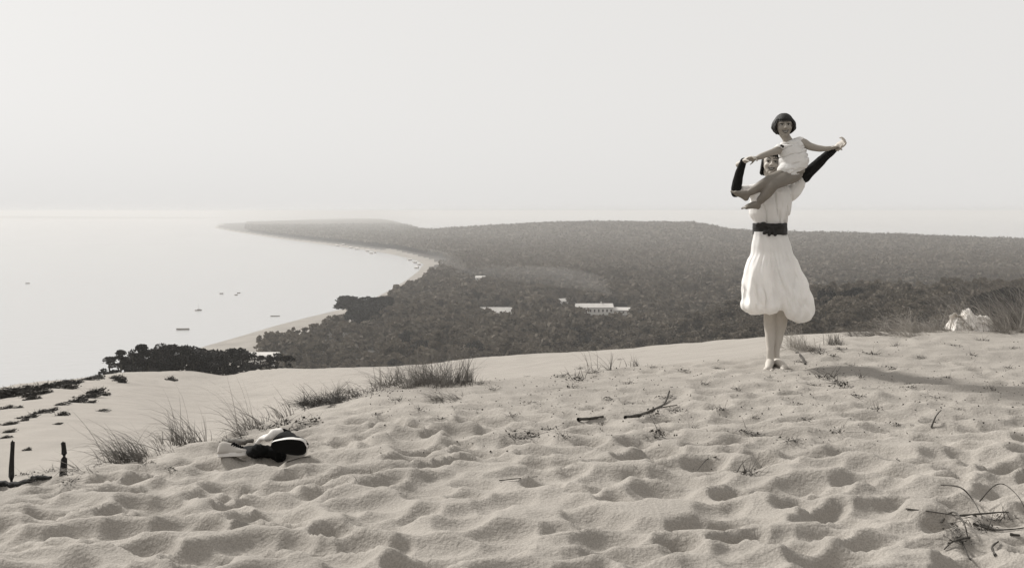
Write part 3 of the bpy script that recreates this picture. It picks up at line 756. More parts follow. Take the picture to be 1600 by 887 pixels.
def place_grass(px, py, n, L, spread, az0, azs, el, droop, lab, m=None, wd=.0048, grp=None, y0=2.6, short=.5, seed=None):
    p = rim_hit(px, py, y0)
    if p is None: return
    me = grass_mesh(int(n * 1.9), L * 1.35, spread, math.radians(az0), math.radians(azs), el, droop, wd, seed or int(px * 7 + py), short)
    me.materials.append(m or grass_dark); o = link('grass_clump', me, None); o.location = p - Vector((0, 0, .005)); tag(o, lab, 'grass', grp)
G1 = 'marram grass clumps on the dune'
place_grass(222, 698, 150, .42, .16, 165, 22, 48, 75, 'drooping brown grass clump at the left, growing down from the dune edge', seed=1)
place_grass(188, 703, 70, .30, .12, 170, 30, 30, 50, 'low sparse grass at the foot of the leftmost clump', seed=2)
place_grass(296, 684, 70, .40, .12, 150, 30, 52, 95, 'tall thin arching grass clump left of the shoes, above the dune edge', seed=3, short=.2)
place_grass(376, 659, 75, .42, .13, 165, 22, 45, 70, 'swept brown grass clump behind the laced shoe on the dune edge', seed=4)
place_grass(412, 648, 26, .28, .08, 150, 30, 50, 60, 'small sparse tuft between the swept clump and the big tangled clump', seed=5)
place_grass(446, 636, 18, .42, .08, 155, 18, 50, 85, 'few long thin arching blades left of the big tangled clump', seed=6, short=.15)
place_grass(505, 624, 420, .24, .22, 150, 70, 28, 60, 'big dense tangled grass clump, its left half', grass_deep, seed=7, wd=.005)
place_grass(548, 624, 460, .22, .22, 160, 75, 24, 50, 'big dense tangled grass clump, its dark right half', grass_deep, seed=8, wd=.005)
place_grass(565, 600, 220, .24, .26, 140, 70, 30, 50, 'scattered grass just behind the big tangled clump', seed=9)
place_grass(636, 592, 190, .42, .28, 140, 55, 38, 55, 'tall wispy grass against the forest, left of its twin clump', seed=10)
place_grass(668, 592, 230, .46, .26, 120, 60, 46, 55, 'tallest dense grass clump standing against the forest', seed=11)
place_grass(655, 591, 24, .66, .26, 125, 35, 58, 50, 'few tall wispy blades rising above the tall clumps', wd=.0032, seed=31, short=.1)
place_grass(715, 588, 12, .5, .16, 80, 30, 60, 50, 'pair of tall thin stems right of the tall clumps', wd=.0035, seed=32, short=.1)
place_grass(700, 589, 150, .36, .18, 90, 60, 44, 50, 'grass clump at the right of the tallest clump', seed=12)
place_grass(727, 584, 80, .26, .09, 80, 25, 70, 35, 'short upright grass tuft at the right end of the tall clumps', seed=13)
place_grass(702, 626, 150, .22, .12, 165, 25, 30, 60, 'low rounded grass tuft combed to the left on open sand', seed=14)
place_grass(935, 550, 30, .34, .10, 120, 50, 55, 60, 'thin grass tuft on the dune rim against the forest, centre', seed=15)
place_grass(1000, 546, 18, .24, .10, 100, 40, 60, 50, 'few thin blades on the dune rim right of centre', seed=16)
place_grass(1236, 545, 90, .42, .25, 110, 55, 50, 70, 'pale thin grass rising right behind the woman', grass_pale, seed=17)
place_grass(1262, 540, 60, .42, .18, 130, 40, 50, 80, 'pale arching grass under the right side of the skirt', grass_pale, seed=18)
place_grass(1303, 538, 90, .2, .10, 100, 40, 65, 40, 'dark little grass tuft standing right of the woman', seed=19)
place_grass(1370, 521, 220, .38, .32, 150, 30, 26, 50, 'flat sweeping grass on the rim between the woman and the white cloth', seed=20)
place_grass(1415, 515, 260, .46, .32, 140, 40, 42, 55, 'pale bristling grass clump on the rim left of the white cloth', grass_pale, seed=21)
place_grass(1445, 510, 330, .42, .30, 125, 45, 48, 50, 'dense pale grass clump immediately left of the white cloth', grass_pale, seed=22)
place_grass(1545, 506, 240, .85, .34, 130, 40, 52, 50, 'tall grass behind the white cloth', grass_pale, seed=23)
place_grass(1590, 506, 340, .95, .40, 125, 45, 56, 45, 'tallest tangled grass at the right edge of the picture', seed=24)
place_grass(1622, 507, 340, .95, .36, 130, 45, 60, 45, 'grass clump cut off by the right edge of the picture', grass_pale, seed=25)
place_grass(1575, 508, 80, .35, .25, 140, 40, 30, 50, 'low pale grass in front of the tallest tangled grass', grass_pale, seed=26)
place_grass(130, 724, 40, .2, .2, 160, 40, 20, 40, 'thin flat grass on the rim right of the second post', seed=27)
place_grass(560, 745, 14, .10, .04, 120, 50, 35, 50, 'tiny sprig on the trampled sand right of the shoes', seed=28)

# ------------------------------------------------------------------ dead weeds and twigs on the sand
def weed_mesh(seed, flat=False):
    rnd.seed(seed); parts = []
    for i in range(rnd.randint(14, 26)):
        az = rnd.uniform(0, 6.28); parts.append(blade_np((rnd.gauss(0, .02), rnd.gauss(0, .02), 0), az, rnd.uniform(.04, .13), (rnd.uniform(5, 25 if flat else 70), rnd.uniform(0, 60)), .004, 4))
    for i in range(rnd.randint(10, 25)):
        a = rnd.uniform(0, 6.28); r = rnd.uniform(0, .09)
        parts.append(leaf_quads(np.array([[r * math.cos(a), r * math.sin(a) * .8, rnd.uniform(.0, .02)]]), .007, nr))
    return np_mesh('twigs', *merge(parts), False)
wm_ = [weed_mesh(40 + i, i % 2 == 0) for i in range(8)]
for m_ in wm_: m_.materials.append(twig_mat)
weeds = [(430, 668, 1.5), (447, 662, 1.6), (470, 660, 1.7), (490, 657, 1.3), (455, 672, 1.4), (408, 672, .9), (375, 685, .8), (352, 690, .9), (910, 575, 1.8), (905, 577, 1.3), (880, 588, 1.4), (905, 592, 1.6), (895, 605, 1.3), (970, 562, 1.4), (825, 588, 1.0), (930, 582, 1.2),
         (1250, 565, 1.0), (1272, 548, 1.4), (1278, 550, 1.3), (1300, 556, 1.0), (1312, 545, 1.2), (1360, 553, 1.2), (1390, 577, 1.0), (1290, 590, 1.8), (1308, 598, 1.6), (1315, 606, 1.3), (1267, 602, 1.0), (1030, 680, 1.5), (1023, 652, 1.3), (1060, 644, 1.0), (820, 683, 1.6), (805, 684, 1.4), (850, 672, 1.3),
         (880, 684, .8), (1175, 680, 1.2), (1165, 676, 1.0), (1235, 690, 1.0), (1310, 676, .9), (1397, 665, .8), (1170, 740, 1.3), (1165, 741, .9), (1082, 669, .6), (1430, 664, .5), (1575, 576, .8), (1490, 540, 1.0), (1535, 532, 1.0), (1420, 605, .9), (1480, 590, .7), (1230, 580, .8), (1205, 590, .6), (1260, 655, .9), (1125, 640, .8),
         (1040, 620, .9), (985, 600, .9), (950, 625, .8), (770, 610, .9), (740, 640, .8), (800, 650, .7), (690, 655, .8), (750, 600, .9), (830, 630, .8), (655, 640, .7), (1340, 620, .9), (1370, 640, .8), (1500, 640, .7), (1550, 610, .8), (1460, 620, .8), (1400, 540, .8), (1440, 560, .9), (1520, 555, .8), (1585, 545, .9), (620, 625, .9),
         (270, 735, .9), (75, 737, 1.2), (60, 750, 1.0), (40, 742, 1.3), (110, 752, .8), (230, 725, .7), (590, 650, .8), (1100, 600, .8), (1120, 575, .9), (1150, 610, .7), (1070, 580, .9), (1020, 575, .8), (1330, 570, .8), (1345, 590, .8), (1245, 632, .7), (1180, 655, .7), (940, 660, .7)]
for i, (px, py, sc) in enumerate(weeds):
    p = hit(px, py)
    if p is None: continue
    o = link('dry_weed', wm_[i % 8], None); o.location = p - Vector((0, 0, .004)); o.scale = (sc, sc, sc * .8); o.rotation_euler = (0, 0, rnd.uniform(0, 6.28))
    tag(o, 'small dark tuft of dry weed and twigs lying on the trampled sand', 'weed', 'dry weed tufts scattered on the sand')
# many very small crumbs
rnd.seed(99); parts = []
for i in range(1500):
    px = rnd.uniform(560, 1640); py = rnd.triangular(525, 720, 590)
    Y = 1.22 / max(dep(py), .05) * rnd.uniform(.98, 1.03); d = ray(px, py); parts.append((d.x / d.y * Y, Y))
parts = np.array(parts); zz = dune_z(parts[:, 0], parts[:, 1]); P = np.column_stack([parts, zz + .002])
v, f = leaf_quads(P, .006, nr, .7)
o = link('litter', np_mesh('litter', v, f, False), twig_mat); tag(o, 'fine dark plant litter strewn over the upper sand', 'litter', kind='stuff')

# sticks: curved dead stems
def stick(name, pix, rad, lab, cat='stick', m=None, lift=.006, grp=None):
    pts = []
    for q in pix:
        p = rim_hit(q[0], q[1]); h = q[2] if len(q) > 2 else 0
        pts.append(p + Vector((0, 0, lift + h)))
    c0 = pts[0].copy(); n = len(pts)
    fine = []
    for i in range(n - 1):
        a = pts[max(i - 1, 0)]; b = pts[i]; c = pts[i + 1]; d = pts[min(i + 2, n - 1)]
        for k in range(5):
            t = k / 5; fine.append(0.5 * ((2 * b) + (c - a) * t + (2 * a - 5 * b + 4 * c - d) * t * t + (3 * b - a - 3 * c + d) * t ** 3) - c0)
    fine.append(pts[-1] - c0)
    nn = len(fine); o = link(name, np_mesh(name, *tube_np(fine, [rad * (1 - .6 * i / nn) * (1 + .15 * math.sin(i * 2.1)) for i in range(nn)], 6)), m or twig_mat)
    o.location = c0; tag(o, lab, cat, grp); return o
stick('stick', [(903, 657), (920, 657), (943, 653)], .012, 'short thick dark stick lying on the sand, left of the longer forked one')
stick('stick', [(977, 654), (1000, 650), (1020, 643), (1038, 632), (1046, 618, .02)], .012, 'longer forked dark stick lying on the sand below the woman')
stick('stick', [(1008, 648), (1025, 640), (1058, 634)], .006, 'thin twig crossing the longer dark stick')
stick('stick', [(1245, 552), (1252, 560), (1258, 570)], .014, 'bent dark root poking out of the sand near the woman\'s feet')
stick('stick', [(1455, 672), (1462, 662, .03), (1470, 655, .05)], .006, 'tiny upright snag standing alone at the right')
stick('stick', [(1415, 801), (1450, 806), (1500, 812), (1520, 815)], .003, 'long straight dead stem in the lower right tangle')
stick('stick', [(1470, 772, .03), (1500, 783, .05), (1520, 796, .03), (1535, 812)], .004, 'arched dead stem above the lower right tangle')
stick('stick', [(1500, 808), (1540, 806), (1570, 802), (1605, 803)], .0045, 'dark stem running off the right edge, upper one')
stick('stick', [(1520, 822), (1550, 830), (1580, 829), (1605, 826)], .0045, 'dark stem running off the right edge, lower one')
stick('stick', [(1470, 822), (1488, 818, .02), (1505, 832, .02), (1512, 848)], .005, 'hooked root in the middle of the lower right tangle')
stick('stick', [(1495, 845), (1505, 858), (1513, 872), (1517, 884)], .005, 'dark stem curving down to the bottom edge')
stick('stick', [(1515, 847), (1490, 852, .01), (1475, 862)], .005, 'short crossing root in the lower right tangle')
stick('stick', [(1530, 800, .04), (1550, 787, .06), (1568, 781, .06), (1590, 793, .04), (1603, 800)], .003, 'thin looping stem at the right edge above the tangle')
stick('stick', [(1535, 825), (1545, 826), (1552, 829)], .010, 'short black stub in the lower right tangle')
stick('stick', [(1578, 838), (1594, 842)], .006, 'short dark twig near the right edge below the tangle')
stick('stick', [(1555, 875), (1550, 862, .01), (1560, 850)], .006, 'small dark twig at the bottom right')
stick('stick', [(780, 755), (810, 750), (840, 747)], .003, 'faint thin straw on the sand near the centre')
stick('stick', [(1120, 715), (1105, 728), (1090, 737)], .003, 'thin straw lying on the trampled sand below the woman')
stick('stick', [(448, 727), (470, 722), (486, 716)], .003, 'thin straw sticking out right of the black shoe')
for i, (px, py) in enumerate([(1490, 826), (1530, 826), (1500, 848), (1560, 812)]):
    p = hit(px, py); o = link('dry_weed', wm_[(i * 3) % 8], None); o.location = p; o.scale = (1.1, 1.1, .8); tag(o, 'dark dry weed caught in the lower right tangle of stems', 'weed', 'weeds in the lower right tangle')

# posts at the left rim
def post(px, pytop, pybase, Y, lab, seed, jag):
    d = ray(px, pybase); p = Vector((d.x / d.y * Y, Y, float(dune_z(np.array([d.x / d.y * Y]), np.array([Y]))[0])))
    zt = ray(px, pytop).z / ray(px, pytop).y * Y; H = zt - p.z
    rnd.seed(seed); pts = []; rad = []
    for i in range(8):
        t = i / 7; pts.append((.006 * math.sin(4 * t + seed) + jag * t, 0, H * t - .04 * (i == 0))); rad.append(.022 * (1 - .45 * t) * (1 + .05 * rnd.uniform(-1, 1)))
    parts = [tube_np(pts, rad, 7), tube_np([(jag, 0, H * .96), (jag + .002, 0, H * 1.03)], [rad[-1], .002], 7), tube_np([(.0, 0, -.02), (.028, .0, .012), (.04, 0, .02)], [.012, .012, .006], 5)]
    o = link('stump_post', np_mesh('stump_post', *merge(parts)), char); o.location = p; tag(o, lab, 'post')
post(17, 690, 717, 6.4, 'thin charred post nearest the left edge, leaning right', 3, .012)
post(99, 691, 721, 5.7, 'straight charred post standing on the dune rim, right of the other', 5, 0.0)
# burnt log half buried at the left edge
stick('log', [(-40, 752), (-5, 746), (22, 739), (48, 733), (60, 732)], .035, 'thick charred log half buried at the left edge', 'log', char, -.005)
stick('log', [(50, 735), (62, 731), (80, 727)], .022, 'short charred branch at the tip of the buried log', 'log', char, .0)
stick('log', [(-30, 762), (0, 756), (12, 757)], .035, 'black log end in the lower left, under the longer log', 'log', char, -.005)

# ------------------------------------------------------------------ people
class Blob:
    def __init__(self): self.V = []; self.F = []
    def add(self, V, Fc):
        o_ = len(self.V); self.V += [Vector(v) for v in V]; self.F += [tuple(i + o_ for i in f) for f in Fc]
    def ell(self, c, r, M=None, n=14):
        V = []; Fc = []; m = n * 2
        for i in range(1, n):
            th = math.pi * i / n
            for k in range(m):
                a = 2 * math.pi * k / m; v = Vector((r[0] * math.sin(th) * math.cos(a), r[1] * math.sin(th) * math.sin(a), r[2] * math.cos(th)))
                V.append(Vector(c) + (M @ v if M is not None else v))
        t = Vector((0, 0, r[2])); t = M @ t if M is not None else t
        V.append(Vector(c) + t); V.append(Vector(c) - t); T, B = len(V) - 2, len(V) - 1
        for i in range(n - 2):
            for k in range(m): Fc.append((i * m + k, (i + 1) * m + k, (i + 1) * m + (k + 1) % m, i * m + (k + 1) % m))
        for k in range(m):
            Fc.append((T, k, (k + 1) % m)); Fc.append((B, (n - 2) * m + (k + 1) % m, (n - 2) * m + k))
        self.add(V, Fc)
    def limb(self, pts, seg=14, sub=5):
        """smooth tapered limb through (point, radius) with round ends"""
        P = [Vector(p) for p, r in pts]; R = [r for p, r in pts]; n = len(P); fp = []; fr = []
        for i in range(n - 1):
            a, b, c, d = P[max(i - 1, 0)], P[i], P[i + 1], P[min(i + 2, n - 1)]
            for k in range(sub):
                t = k / sub; fp.append(0.5 * ((2 * b) + (c - a) * t + (2 * a - 5 * b + 4 * c - d) * t * t + (3 * b - a - 3 * c + d) * t ** 3)); tt = t * t * (3 - 2 * t); fr.append(R[i] * (1 - tt) + R[i + 1] * tt)
        fp.append(P[-1]); fr.append(R[-1])
        V = []; Fc = []; nn = len(fp); q = None
        for i, p in enumerate(fp):
            d = (fp[min(i + 1, nn - 1)] - fp[max(i - 1, 0)]).normalized()
            if q is None: q = d.to_track_quat('Z', 'Y')
            else: q = (q @ Vector((0, 0, 1))).rotation_difference(d) @ q
            for k in range(seg):
                a = 2 * math.pi * k / seg; V.append(p + q @ Vector((math.cos(a), math.sin(a), 0)) * fr[i])
        for i in range(nn - 1):
            for k in range(seg): Fc.append((i * seg + k, i * seg + (k + 1) % seg, (i + 1) * seg + (k + 1) % seg, (i + 1) * seg + k))
        Fc.append(tuple(range(seg))[::-1]); Fc.append(tuple((nn - 1) * seg + k for k in range(seg)))
        self.add(V, Fc)
        self.ell(fp[0], (fr[0],) * 3, n=8); self.ell(fp[-1], (fr[-1],) * 3, n=8)
    def loft(self, rings, seg=28):
        """rings: (centre, half width along x, half depth along y, yaw)"""
        V = []; Fc = []
        for c, rx, ry, yw in rings:
            for k in range(seg):
                a = 2 * math.pi * k / seg; x, y = rx * math.cos(a), ry * math.sin(a)
                V.append(Vector(c) + Vector((x * math.cos(yw) - y * math.sin(yw), x * math.sin(yw) + y * math.cos(yw), 0)))
        n = len(rings)
        for i in range(n - 1):
            for k in range(seg): Fc.append((i * seg + k, i * seg + (k + 1) % seg, (i + 1) * seg + (k + 1) % seg, (i + 1) * seg + k))
        Fc.append(tuple(range(seg))[::-1]); Fc.append(tuple((n - 1) * seg + k for k in range(seg)))
        self.add(V, Fc)
    def build(self, name, m, parent, voxel=.005, smooth=3, disp=None):
        me = bpy.data.meshes.new(name); me.from_pydata([tuple(v) for v in self.V], [], self.F); me.update()
        o = bpy.data.objects.new(name, me); C.objects.link(o)
        if voxel:
            md = o.modifiers.new('r', 'REMESH'); md.mode = 'VOXEL'; md.voxel_size = voxel; md.use_smooth_shade = True
            if smooth:
                ms = o.modifiers.new('s', 'SMOOTH'); ms.iterations = smooth; ms.factor = .5
            dg = bpy.context.evaluated_depsgraph_get(); dg.update()
            m2 = bpy.data.meshes.new_from_object(o.evaluated_get(dg)); o.modifiers.clear(); o.data = m2; m2.name = name; bpy.data.meshes.remove(me); me = m2
        if disp is not None:
            n = len(me.vertices); co = np.empty(n * 3, np.float32); me.vertices.foreach_get('co', co); co = co.reshape(-1, 3)
            no = np.empty(n * 3, np.float32); me.vertices.foreach_get('normal', no); no = no.reshape(-1, 3)
            me.vertices.foreach_set('co', (co + no * disp(co)[:, None]).ravel().astype(np.float32)); me.update()
        for p in me.polygons: p.use_smooth = True
        me.materials.clear(); me.materials.append(m); o.parent = parent
        return o

WB = Vector((2.075, 8.05, 0))                                 # where the woman stands
WB.z = float(dune_z(np.array([WB.x]), np.array([WB.y]))[0])
YW = 8.05
def W(px, py, dy=0.0):                                        # a point of the two figures, from its outline in the photo and its own depth
    d = ray(px, py); Y = YW + dy
    return Vector((d.x / d.y * Y, Y, d.z / d.y * Y)) - WB

def hand(B, wrist, d, nrm, L, curl, side, rw, spread=.10, thumb_in=.4):
    d = d.normalized(); nrm = (nrm - d * nrm.dot(d)).normalized(); t = d.cross(nrm) * side
    M = Matrix((t, nrm, d)).transposed()
    B.limb([(wrist - d * .05, rw), (wrist + d * .08 * L, rw * .92), (wrist + d * .22 * L, rw * 1.0)])
    B.ell(wrist + d * .32 * L, (.225 * L, .095 * L, .27 * L), M, 10)
    for k, (off, ln) in enumerate(((-.17, .42), (-.06, .47), (.055, .44), (.165, .35))):
        b = wrist + d * .50 * L + t * off * L; ang = 0; p = b; dd = (d + t * off * spread * 6).normalized(); pts = [(b - d * .12 * L, .05 * L)]
        for j, f in enumerate((.42, .32, .26)):
            ang += curl * (1.0 + .12 * k) * (.8 if j == 0 else 1.1)
            q = dd * math.cos(ang) + nrm * math.sin(ang); pts.append((p, .050 * L - .004 * L * j)); p = p + q * ln * f * L
        pts.append((p, .036 * L)); B.limb(pts, 8, 3)
    b = wrist + d * .14 * L - t * .15 * L; d1 = (d * .75 - t * .62 + nrm * thumb_in).normalized(); d2 = (d * .9 - t * .15 + nrm * (thumb_in + .3)).normalized()
    B.limb([(b, .075 * L), (b + d1 * .22 * L, .062 * L), (b + d1 * .22 * L + d2 * .16 * L, .052 * L), (b + d1 * .22 * L + d2 * .30 * L, .040 * L)], 8, 3)
def head_frame(f, up):
    f = f.normalized(); up = (up - f * up.dot(f)).normalized(); r = f.cross(up)
    return Matrix((r, f, up)).transposed()
def head(B, c, M, s, child=False):
    def P(x, y, z): return c + M @ (Vector((x, y, z)) * s)
    def E(x, y, z, a, b, d): B.ell(P(x, y, z), (a * s, b * s, d * s), M, 14)
    E(0, -.14, .24, .72, .86, .76); E(0, .16, -.18, .60, .60, .62); E(0, .26, -.52, .42 if not child else .46, .44, .38)
    E(0, .50, -.80, .19, .20, .15)
    for sx in (-1, 1):
        E(sx * .33, .50, -.22, .23, .20, .20); E(sx * .72, -.06, -.06, .07, .15, .22); E(sx * .09, .83, -.24, .085, .09, .07)
        E(sx * .26, .62, .22, .24, .12, .09)
    B.limb([(P(0, .68, .14), .075 * s), (P(0, .80, -.04), .085 * s), (P(0, .93, -.20), .105 * s)], 10, 3)
    E(0, .70, -.46, .17, .10, .10)
def face_parts(root, c, M, s, child=False):
    def P(x, y, z): return c + M @ (Vector((x, y, z)) * s)
    for sx in (-1, 1):
        b = Blob(); b.ell(P(sx * .27, .60, .045), (.125 * s, .10 * s, .062 * s), M, 8); e = b.build('eye', eye_white, root, 0)
        b = Blob(); b.ell(P(sx * .265, .675, .045), (.062 * s, .036 * s, .055 * s), M, 8); b.build('iris', eye_dark, e, 0)
        b = Blob(); b.limb([(P(sx * .12, .715, .115), .022 * s), (P(sx * .27, .725, .14), .030 * s), (P(sx * .42, .62, .08), .018 * s)], 6, 3); b.build('eyelash', brow_mat, root, 0)
        b = Blob(); b.limb([(P(sx * .10, .755, .27), .026 * s), (P(sx * .27, .745, .34), .034 * s), (P(sx * .45, .61, .27), .016 * s)], 6, 3); b.build('eyebrow', brow_mat, root, 0)
    b = Blob()
    b.limb([(P(-.27, .66, -.40), .025 * s), (P(-.12, .755, -.455), .040 * s), (P(0, .79, -.465), .038 * s), (P(.12, .755, -.455), .040 * s), (P(.27, .66, -.40), .025 * s)], 8, 3)
    b.limb([(P(-.27, .66, -.40), .022 * s), (P(-.14, .735, -.56), .042 * s), (P(0, .765, -.60), .048 * s), (P(.14, .735, -.56), .042 * s), (P(.27, .66, -.40), .022 * s)], 8, 3)
    b.build('lips', lip_mat, root, 0)
    b = Blob(); b.ell(P(0, .70, -.51), (.19 * s, .075 * s, .06 * s), M, 8); b.build('teeth', teeth_mat, root, 0)
def hair(root, c, M, s, m, fringe, bottom, flare, seed, frA=48, th=.10, curl=0.0):
    """bobbed hair: a thick shell round the skull open at the face"""
    V = []; Fc = []; NA = 96; NR = 22
    def hem(a):                                              # a: 0 = front
        a = abs((a + math.pi) % (2 * math.pi) - math.pi); deg = math.degrees(a)
        t = min(1, max(0, (deg - frA) / 14)); t = t * t * (3 - 2 * t)
        return fringe * (1 - t) + bottom * t
    for k in range(NA):
        a = 2 * math.pi * k / NA; h = hem(a) + .05 * math.sin(a * 23 + seed) + .03 * math.sin(a * 41 + seed)
        ang = abs((a + math.pi) % (2 * math.pi) - math.pi)
        for i in range(NR):
            t = i / (NR - 1); z = 1.06 - (1.06 - h) * (t ** 1.15)
            zz = (z - .22) / .88
            rr = math.sqrt(max(0, 1 - max(0, zz) ** 2)) if zz > 0 else 1.0
            rr = max(rr, .02)
            strand = .018 * math.sin(a * 29 + 3 * math.sin(z * 2 + seed)) + .012 * math.sin(a * 57 + seed * 2)
            q_ = max(0, min(1, (.62 - z) / (.62 - bottom)))
            fl = flare * max(0, min(1, (.25 - z) / .9)) * (1 if ang > .6 else .4)
            if curl: fl = curl * math.sin(math.pi * min(1, q_ * .95)) * (1 if ang > .8 else .35) - .22 * q_ ** 6 + .05 * math.sin(z * 9 + 3 * math.sin(a * 5)) * q_
            x = (.80 + strand + fl) * rr * math.sin(a); y = -.12 + (.93 + strand + fl * .6) * rr * math.cos(a)
            if ang < 1.0 and z < .5: y -= .05
            V.append(Vector((x, y, z)))
    for k in range(NA):
        for i in range(NR - 1):
            Fc.append((k * NR + i, k * NR + i + 1, ((k + 1) % NA) * NR + i + 1, ((k + 1) % NA) * NR + i))
    n = len(V); cc = Vector((0, -.12, .1))
    inner = [v + Vector(((cc.x - v.x), (cc.y - v.y), 0)).normalized() * th * (1 if v.z < .8 else .3) - Vector((0, 0, th if v.z > .7 else 0)) for v in V]
    Fi = [tuple(i + n for i in f[::-1]) for f in Fc]
    rim = [(k * NR + NR - 1, k * NR + NR - 1 + n, ((k + 1) % NA) * NR + NR - 1 + n, ((k + 1) % NA) * NR + NR - 1) for k in range(NA)]
    me = bpy.data.meshes.new('hair'); me.from_pydata([tuple(c + M @ (v * s)) for v in V + inner], [], Fc + Fi + rim); me.update()
    for p in me.polygons: p.use_smooth = True
    return link('hair', me, m, root)

# ---- the woman
wo = empty('person', WB); tag(wo, 'smiling bobbed woman in a white dress and black sleeves carrying a child on her shoulder', 'person')
wo_body = None
B = Blob()
hc = W(1205.5, 257, .0); Mw = head_frame(Vector((-.22, -1, .20)), Vector((.10, .15, 1)))
sW = .098
head(B, hc, Mw, sW); 
B.limb([(hc + Mw @ Vector((0, -.2, -.5)) * sW, .058), (W(1208, 278, .03), .052), (W(1210, 292, .03), .06)])
B.loft([(W(1206, 400, .02), .13, .09, 0), (W(1204, 372, .02), .125, .085, 0), (W(1203, 355, .02), .105, .075, 0), (W(1206, 325, .02), .125, .085, 0), (W(1208, 302, .02), .13, .08, 0), (W(1209, 288, .03), .08, .06, 0)])
# legs, feet together, weight on both
kneeL, kneeR = W(1203, 478, -.02), W(1221, 480, .0)
ankL, ankR = W(1203.5, 547, .0), W(1212.5, 546, .05)
B.limb([(W(1195, 400, .02), .085), (W(1199, 440, .0), .072), (kneeL, .052), (W(1203, 503, .03), .050), (W(1203.5, 525, .03), .040), (ankL, .028)])
B.limb([(W(1217, 400, .02), .085), (W(1219, 440, .0), .074), (kneeR, .055), (W(1219, 503, .05), .056), (W(1215.5, 525, .06), .044), (ankR, .030)])
for an, dr, sd_ in ((ankL, Vector((-.35, -1, 0)), 1), (ankR, Vector((.25, -1, 0)), -1)):
    dr = dr.normalized(); pr = Vector((-dr.y, dr.x, 0)); g = Vector((an.x, an.y, max(.012, an.z - .075)))
    g.z = float(dune_z(np.array([an.x + WB.x]), np.array([an.y + WB.y]))[0]) - WB.z + .002
    B.limb([(an, .028), (Vector((an.x, an.y, g.z + .05)), .030)])
    B.limb([(g - dr * .035 + Vector((0, 0, .018)), .028), (g + dr * .03 + Vector((0, 0, .032)), .034), (g + dr * .09 + Vector((0, 0, .02)), .031), (g + dr * .14 + Vector((0, 0, .006)), .026)])
    for k in range(5):
        q = g + dr * (.145 - .008 * k) + pr * sd_ * (.028 - .0145 * k); B.limb([(q, .013 if k == 0 else .010), (q + dr * (.03 - .003 * k) - Vector((0, 0, .004)), .011 if k == 0 else .008)], 8, 2)
# arms
shR, elR, wrR = W(1184, 299, .02), W(1149, 299, -.02), W(1161.5, 254, -.10)
shL, elL, wrL = W(1233, 299, .03), W(1261, 272, .0), W(1303, 233.5, -.10)
B.limb([(W(1200, 300, .03), .06), (shR, .05), ((shR + elR) / 2, .036), (elR, .030), ((elR * .6 + wrR * .4), .027), (wrR, .021)])
B.limb([(W(1218, 300, .03), .06), (shL, .055), ((shL + elL) / 2, .040), (elL, .033), ((elL * .6 + wrL * .4), .030), (wrL, .023)])
hand(B, W(1161.5, 253, -.10), W(1176, 246, -.16) - W(1161.5, 254, -.10), Vector((.1, -.3, -1)), .150, .42, 1, .022)
hand(B, W(1303, 233, -.10), W(1317, 224, -.14) - W(1303, 233, -.10), Vector((-.5, -.6, .5)), .160, .62, -1, .023)
wb_ = B.build('body', skin_w, wo, .0045, 3)
face_parts(wo, hc, Mw, sW)
hair(wo, hc, Mw, sW, hair_mat, .50, -.72, .06, 1, 62)

def folds(amp, fx, seed, vert=1.0):
    def f(co):
        a = co[:, 0] * fx + co[:, 1] * fx * .6
        return amp * ((fbm(a + 3, co[:, 2] * 3 * vert + 9, 3, seed) - .5) * 2 + .6 * np.sin(a * 2.2 + 3 * fbm(a * .3, co[:, 2] * 4, 2, seed + 3)) * .5)
    return f
# bodice with long sleeves to the elbow
B = Blob()
def ring(py, x0, x1, dp, dy=.02): c = W((x0 + x1) / 2, py, dy); return (c, (x1 - x0) / 2 * .00503, dp, 0)
B.loft([ring(366, 1178, 1229, .10), ring(352, 1178, 1229, .102), ring(345, 1175, 1231, .115), ring(334, 1170, 1234, .13), ring(322, 1170, 1236, .135), ring(310, 1173, 1238, .13), ring(300, 1178, 1239, .12), ring(291, 1186, 1235, .095), ring(285, 1194, 1226, .075), ring(281, 1200, 1219, .06, .03)])
B.limb([(W(1190, 303, .02), .062), (shR, .060), ((shR + elR) / 2, .050), (elR * .93 + shR * .07, .042)])
B.limb([(W(1224, 306, .03), .075), (W(1238, 297, .03), .072), (W(1247, 287, .02), .060), (W(1254, 279.5, .0), .044)])
def bodice_folds(co):
    r = np.abs(fbm(co[:, 0] * 13 + 1.5 * co[:, 2], co[:, 2] * 3, 3, 71) - .5); return -.014 * np.exp(-(r / .04) ** 2) + .010 * (fbm(co[:, 0] * 22, co[:, 2] * 8, 3, 72) - .5)
B.build('bodice', dress_mat, wo, .0055, 3, bodice_folds)
# skirt: dropped waist, ballooned in the wind and gathered at the hem
prof = [  # py, left, right, depth
 (362, 1177.5, 1229.5, .105), (370, 1177, 1231, .112), (382, 1174, 1236, .125), (392, 1173, 1238.5, .135), (397, 1172.5, 1240.5, .14), (402, 1169.5, 1243.5, .155), (410, 1165, 1248, .17), (422, 1160.5, 1253, .195), (440, 1157, 1260, .215), (458, 1155.8, 1265.5, .235), (470, 1156.5, 1270, .24)]
NA = 144; V = []; Fc = []
rows_ = [(W(0, 0), 0)] * 0
for (py, x0, x1, dp) in prof: rows_.append((py, (x0 + x1) / 2, (x1 - x0) / 2, dp))
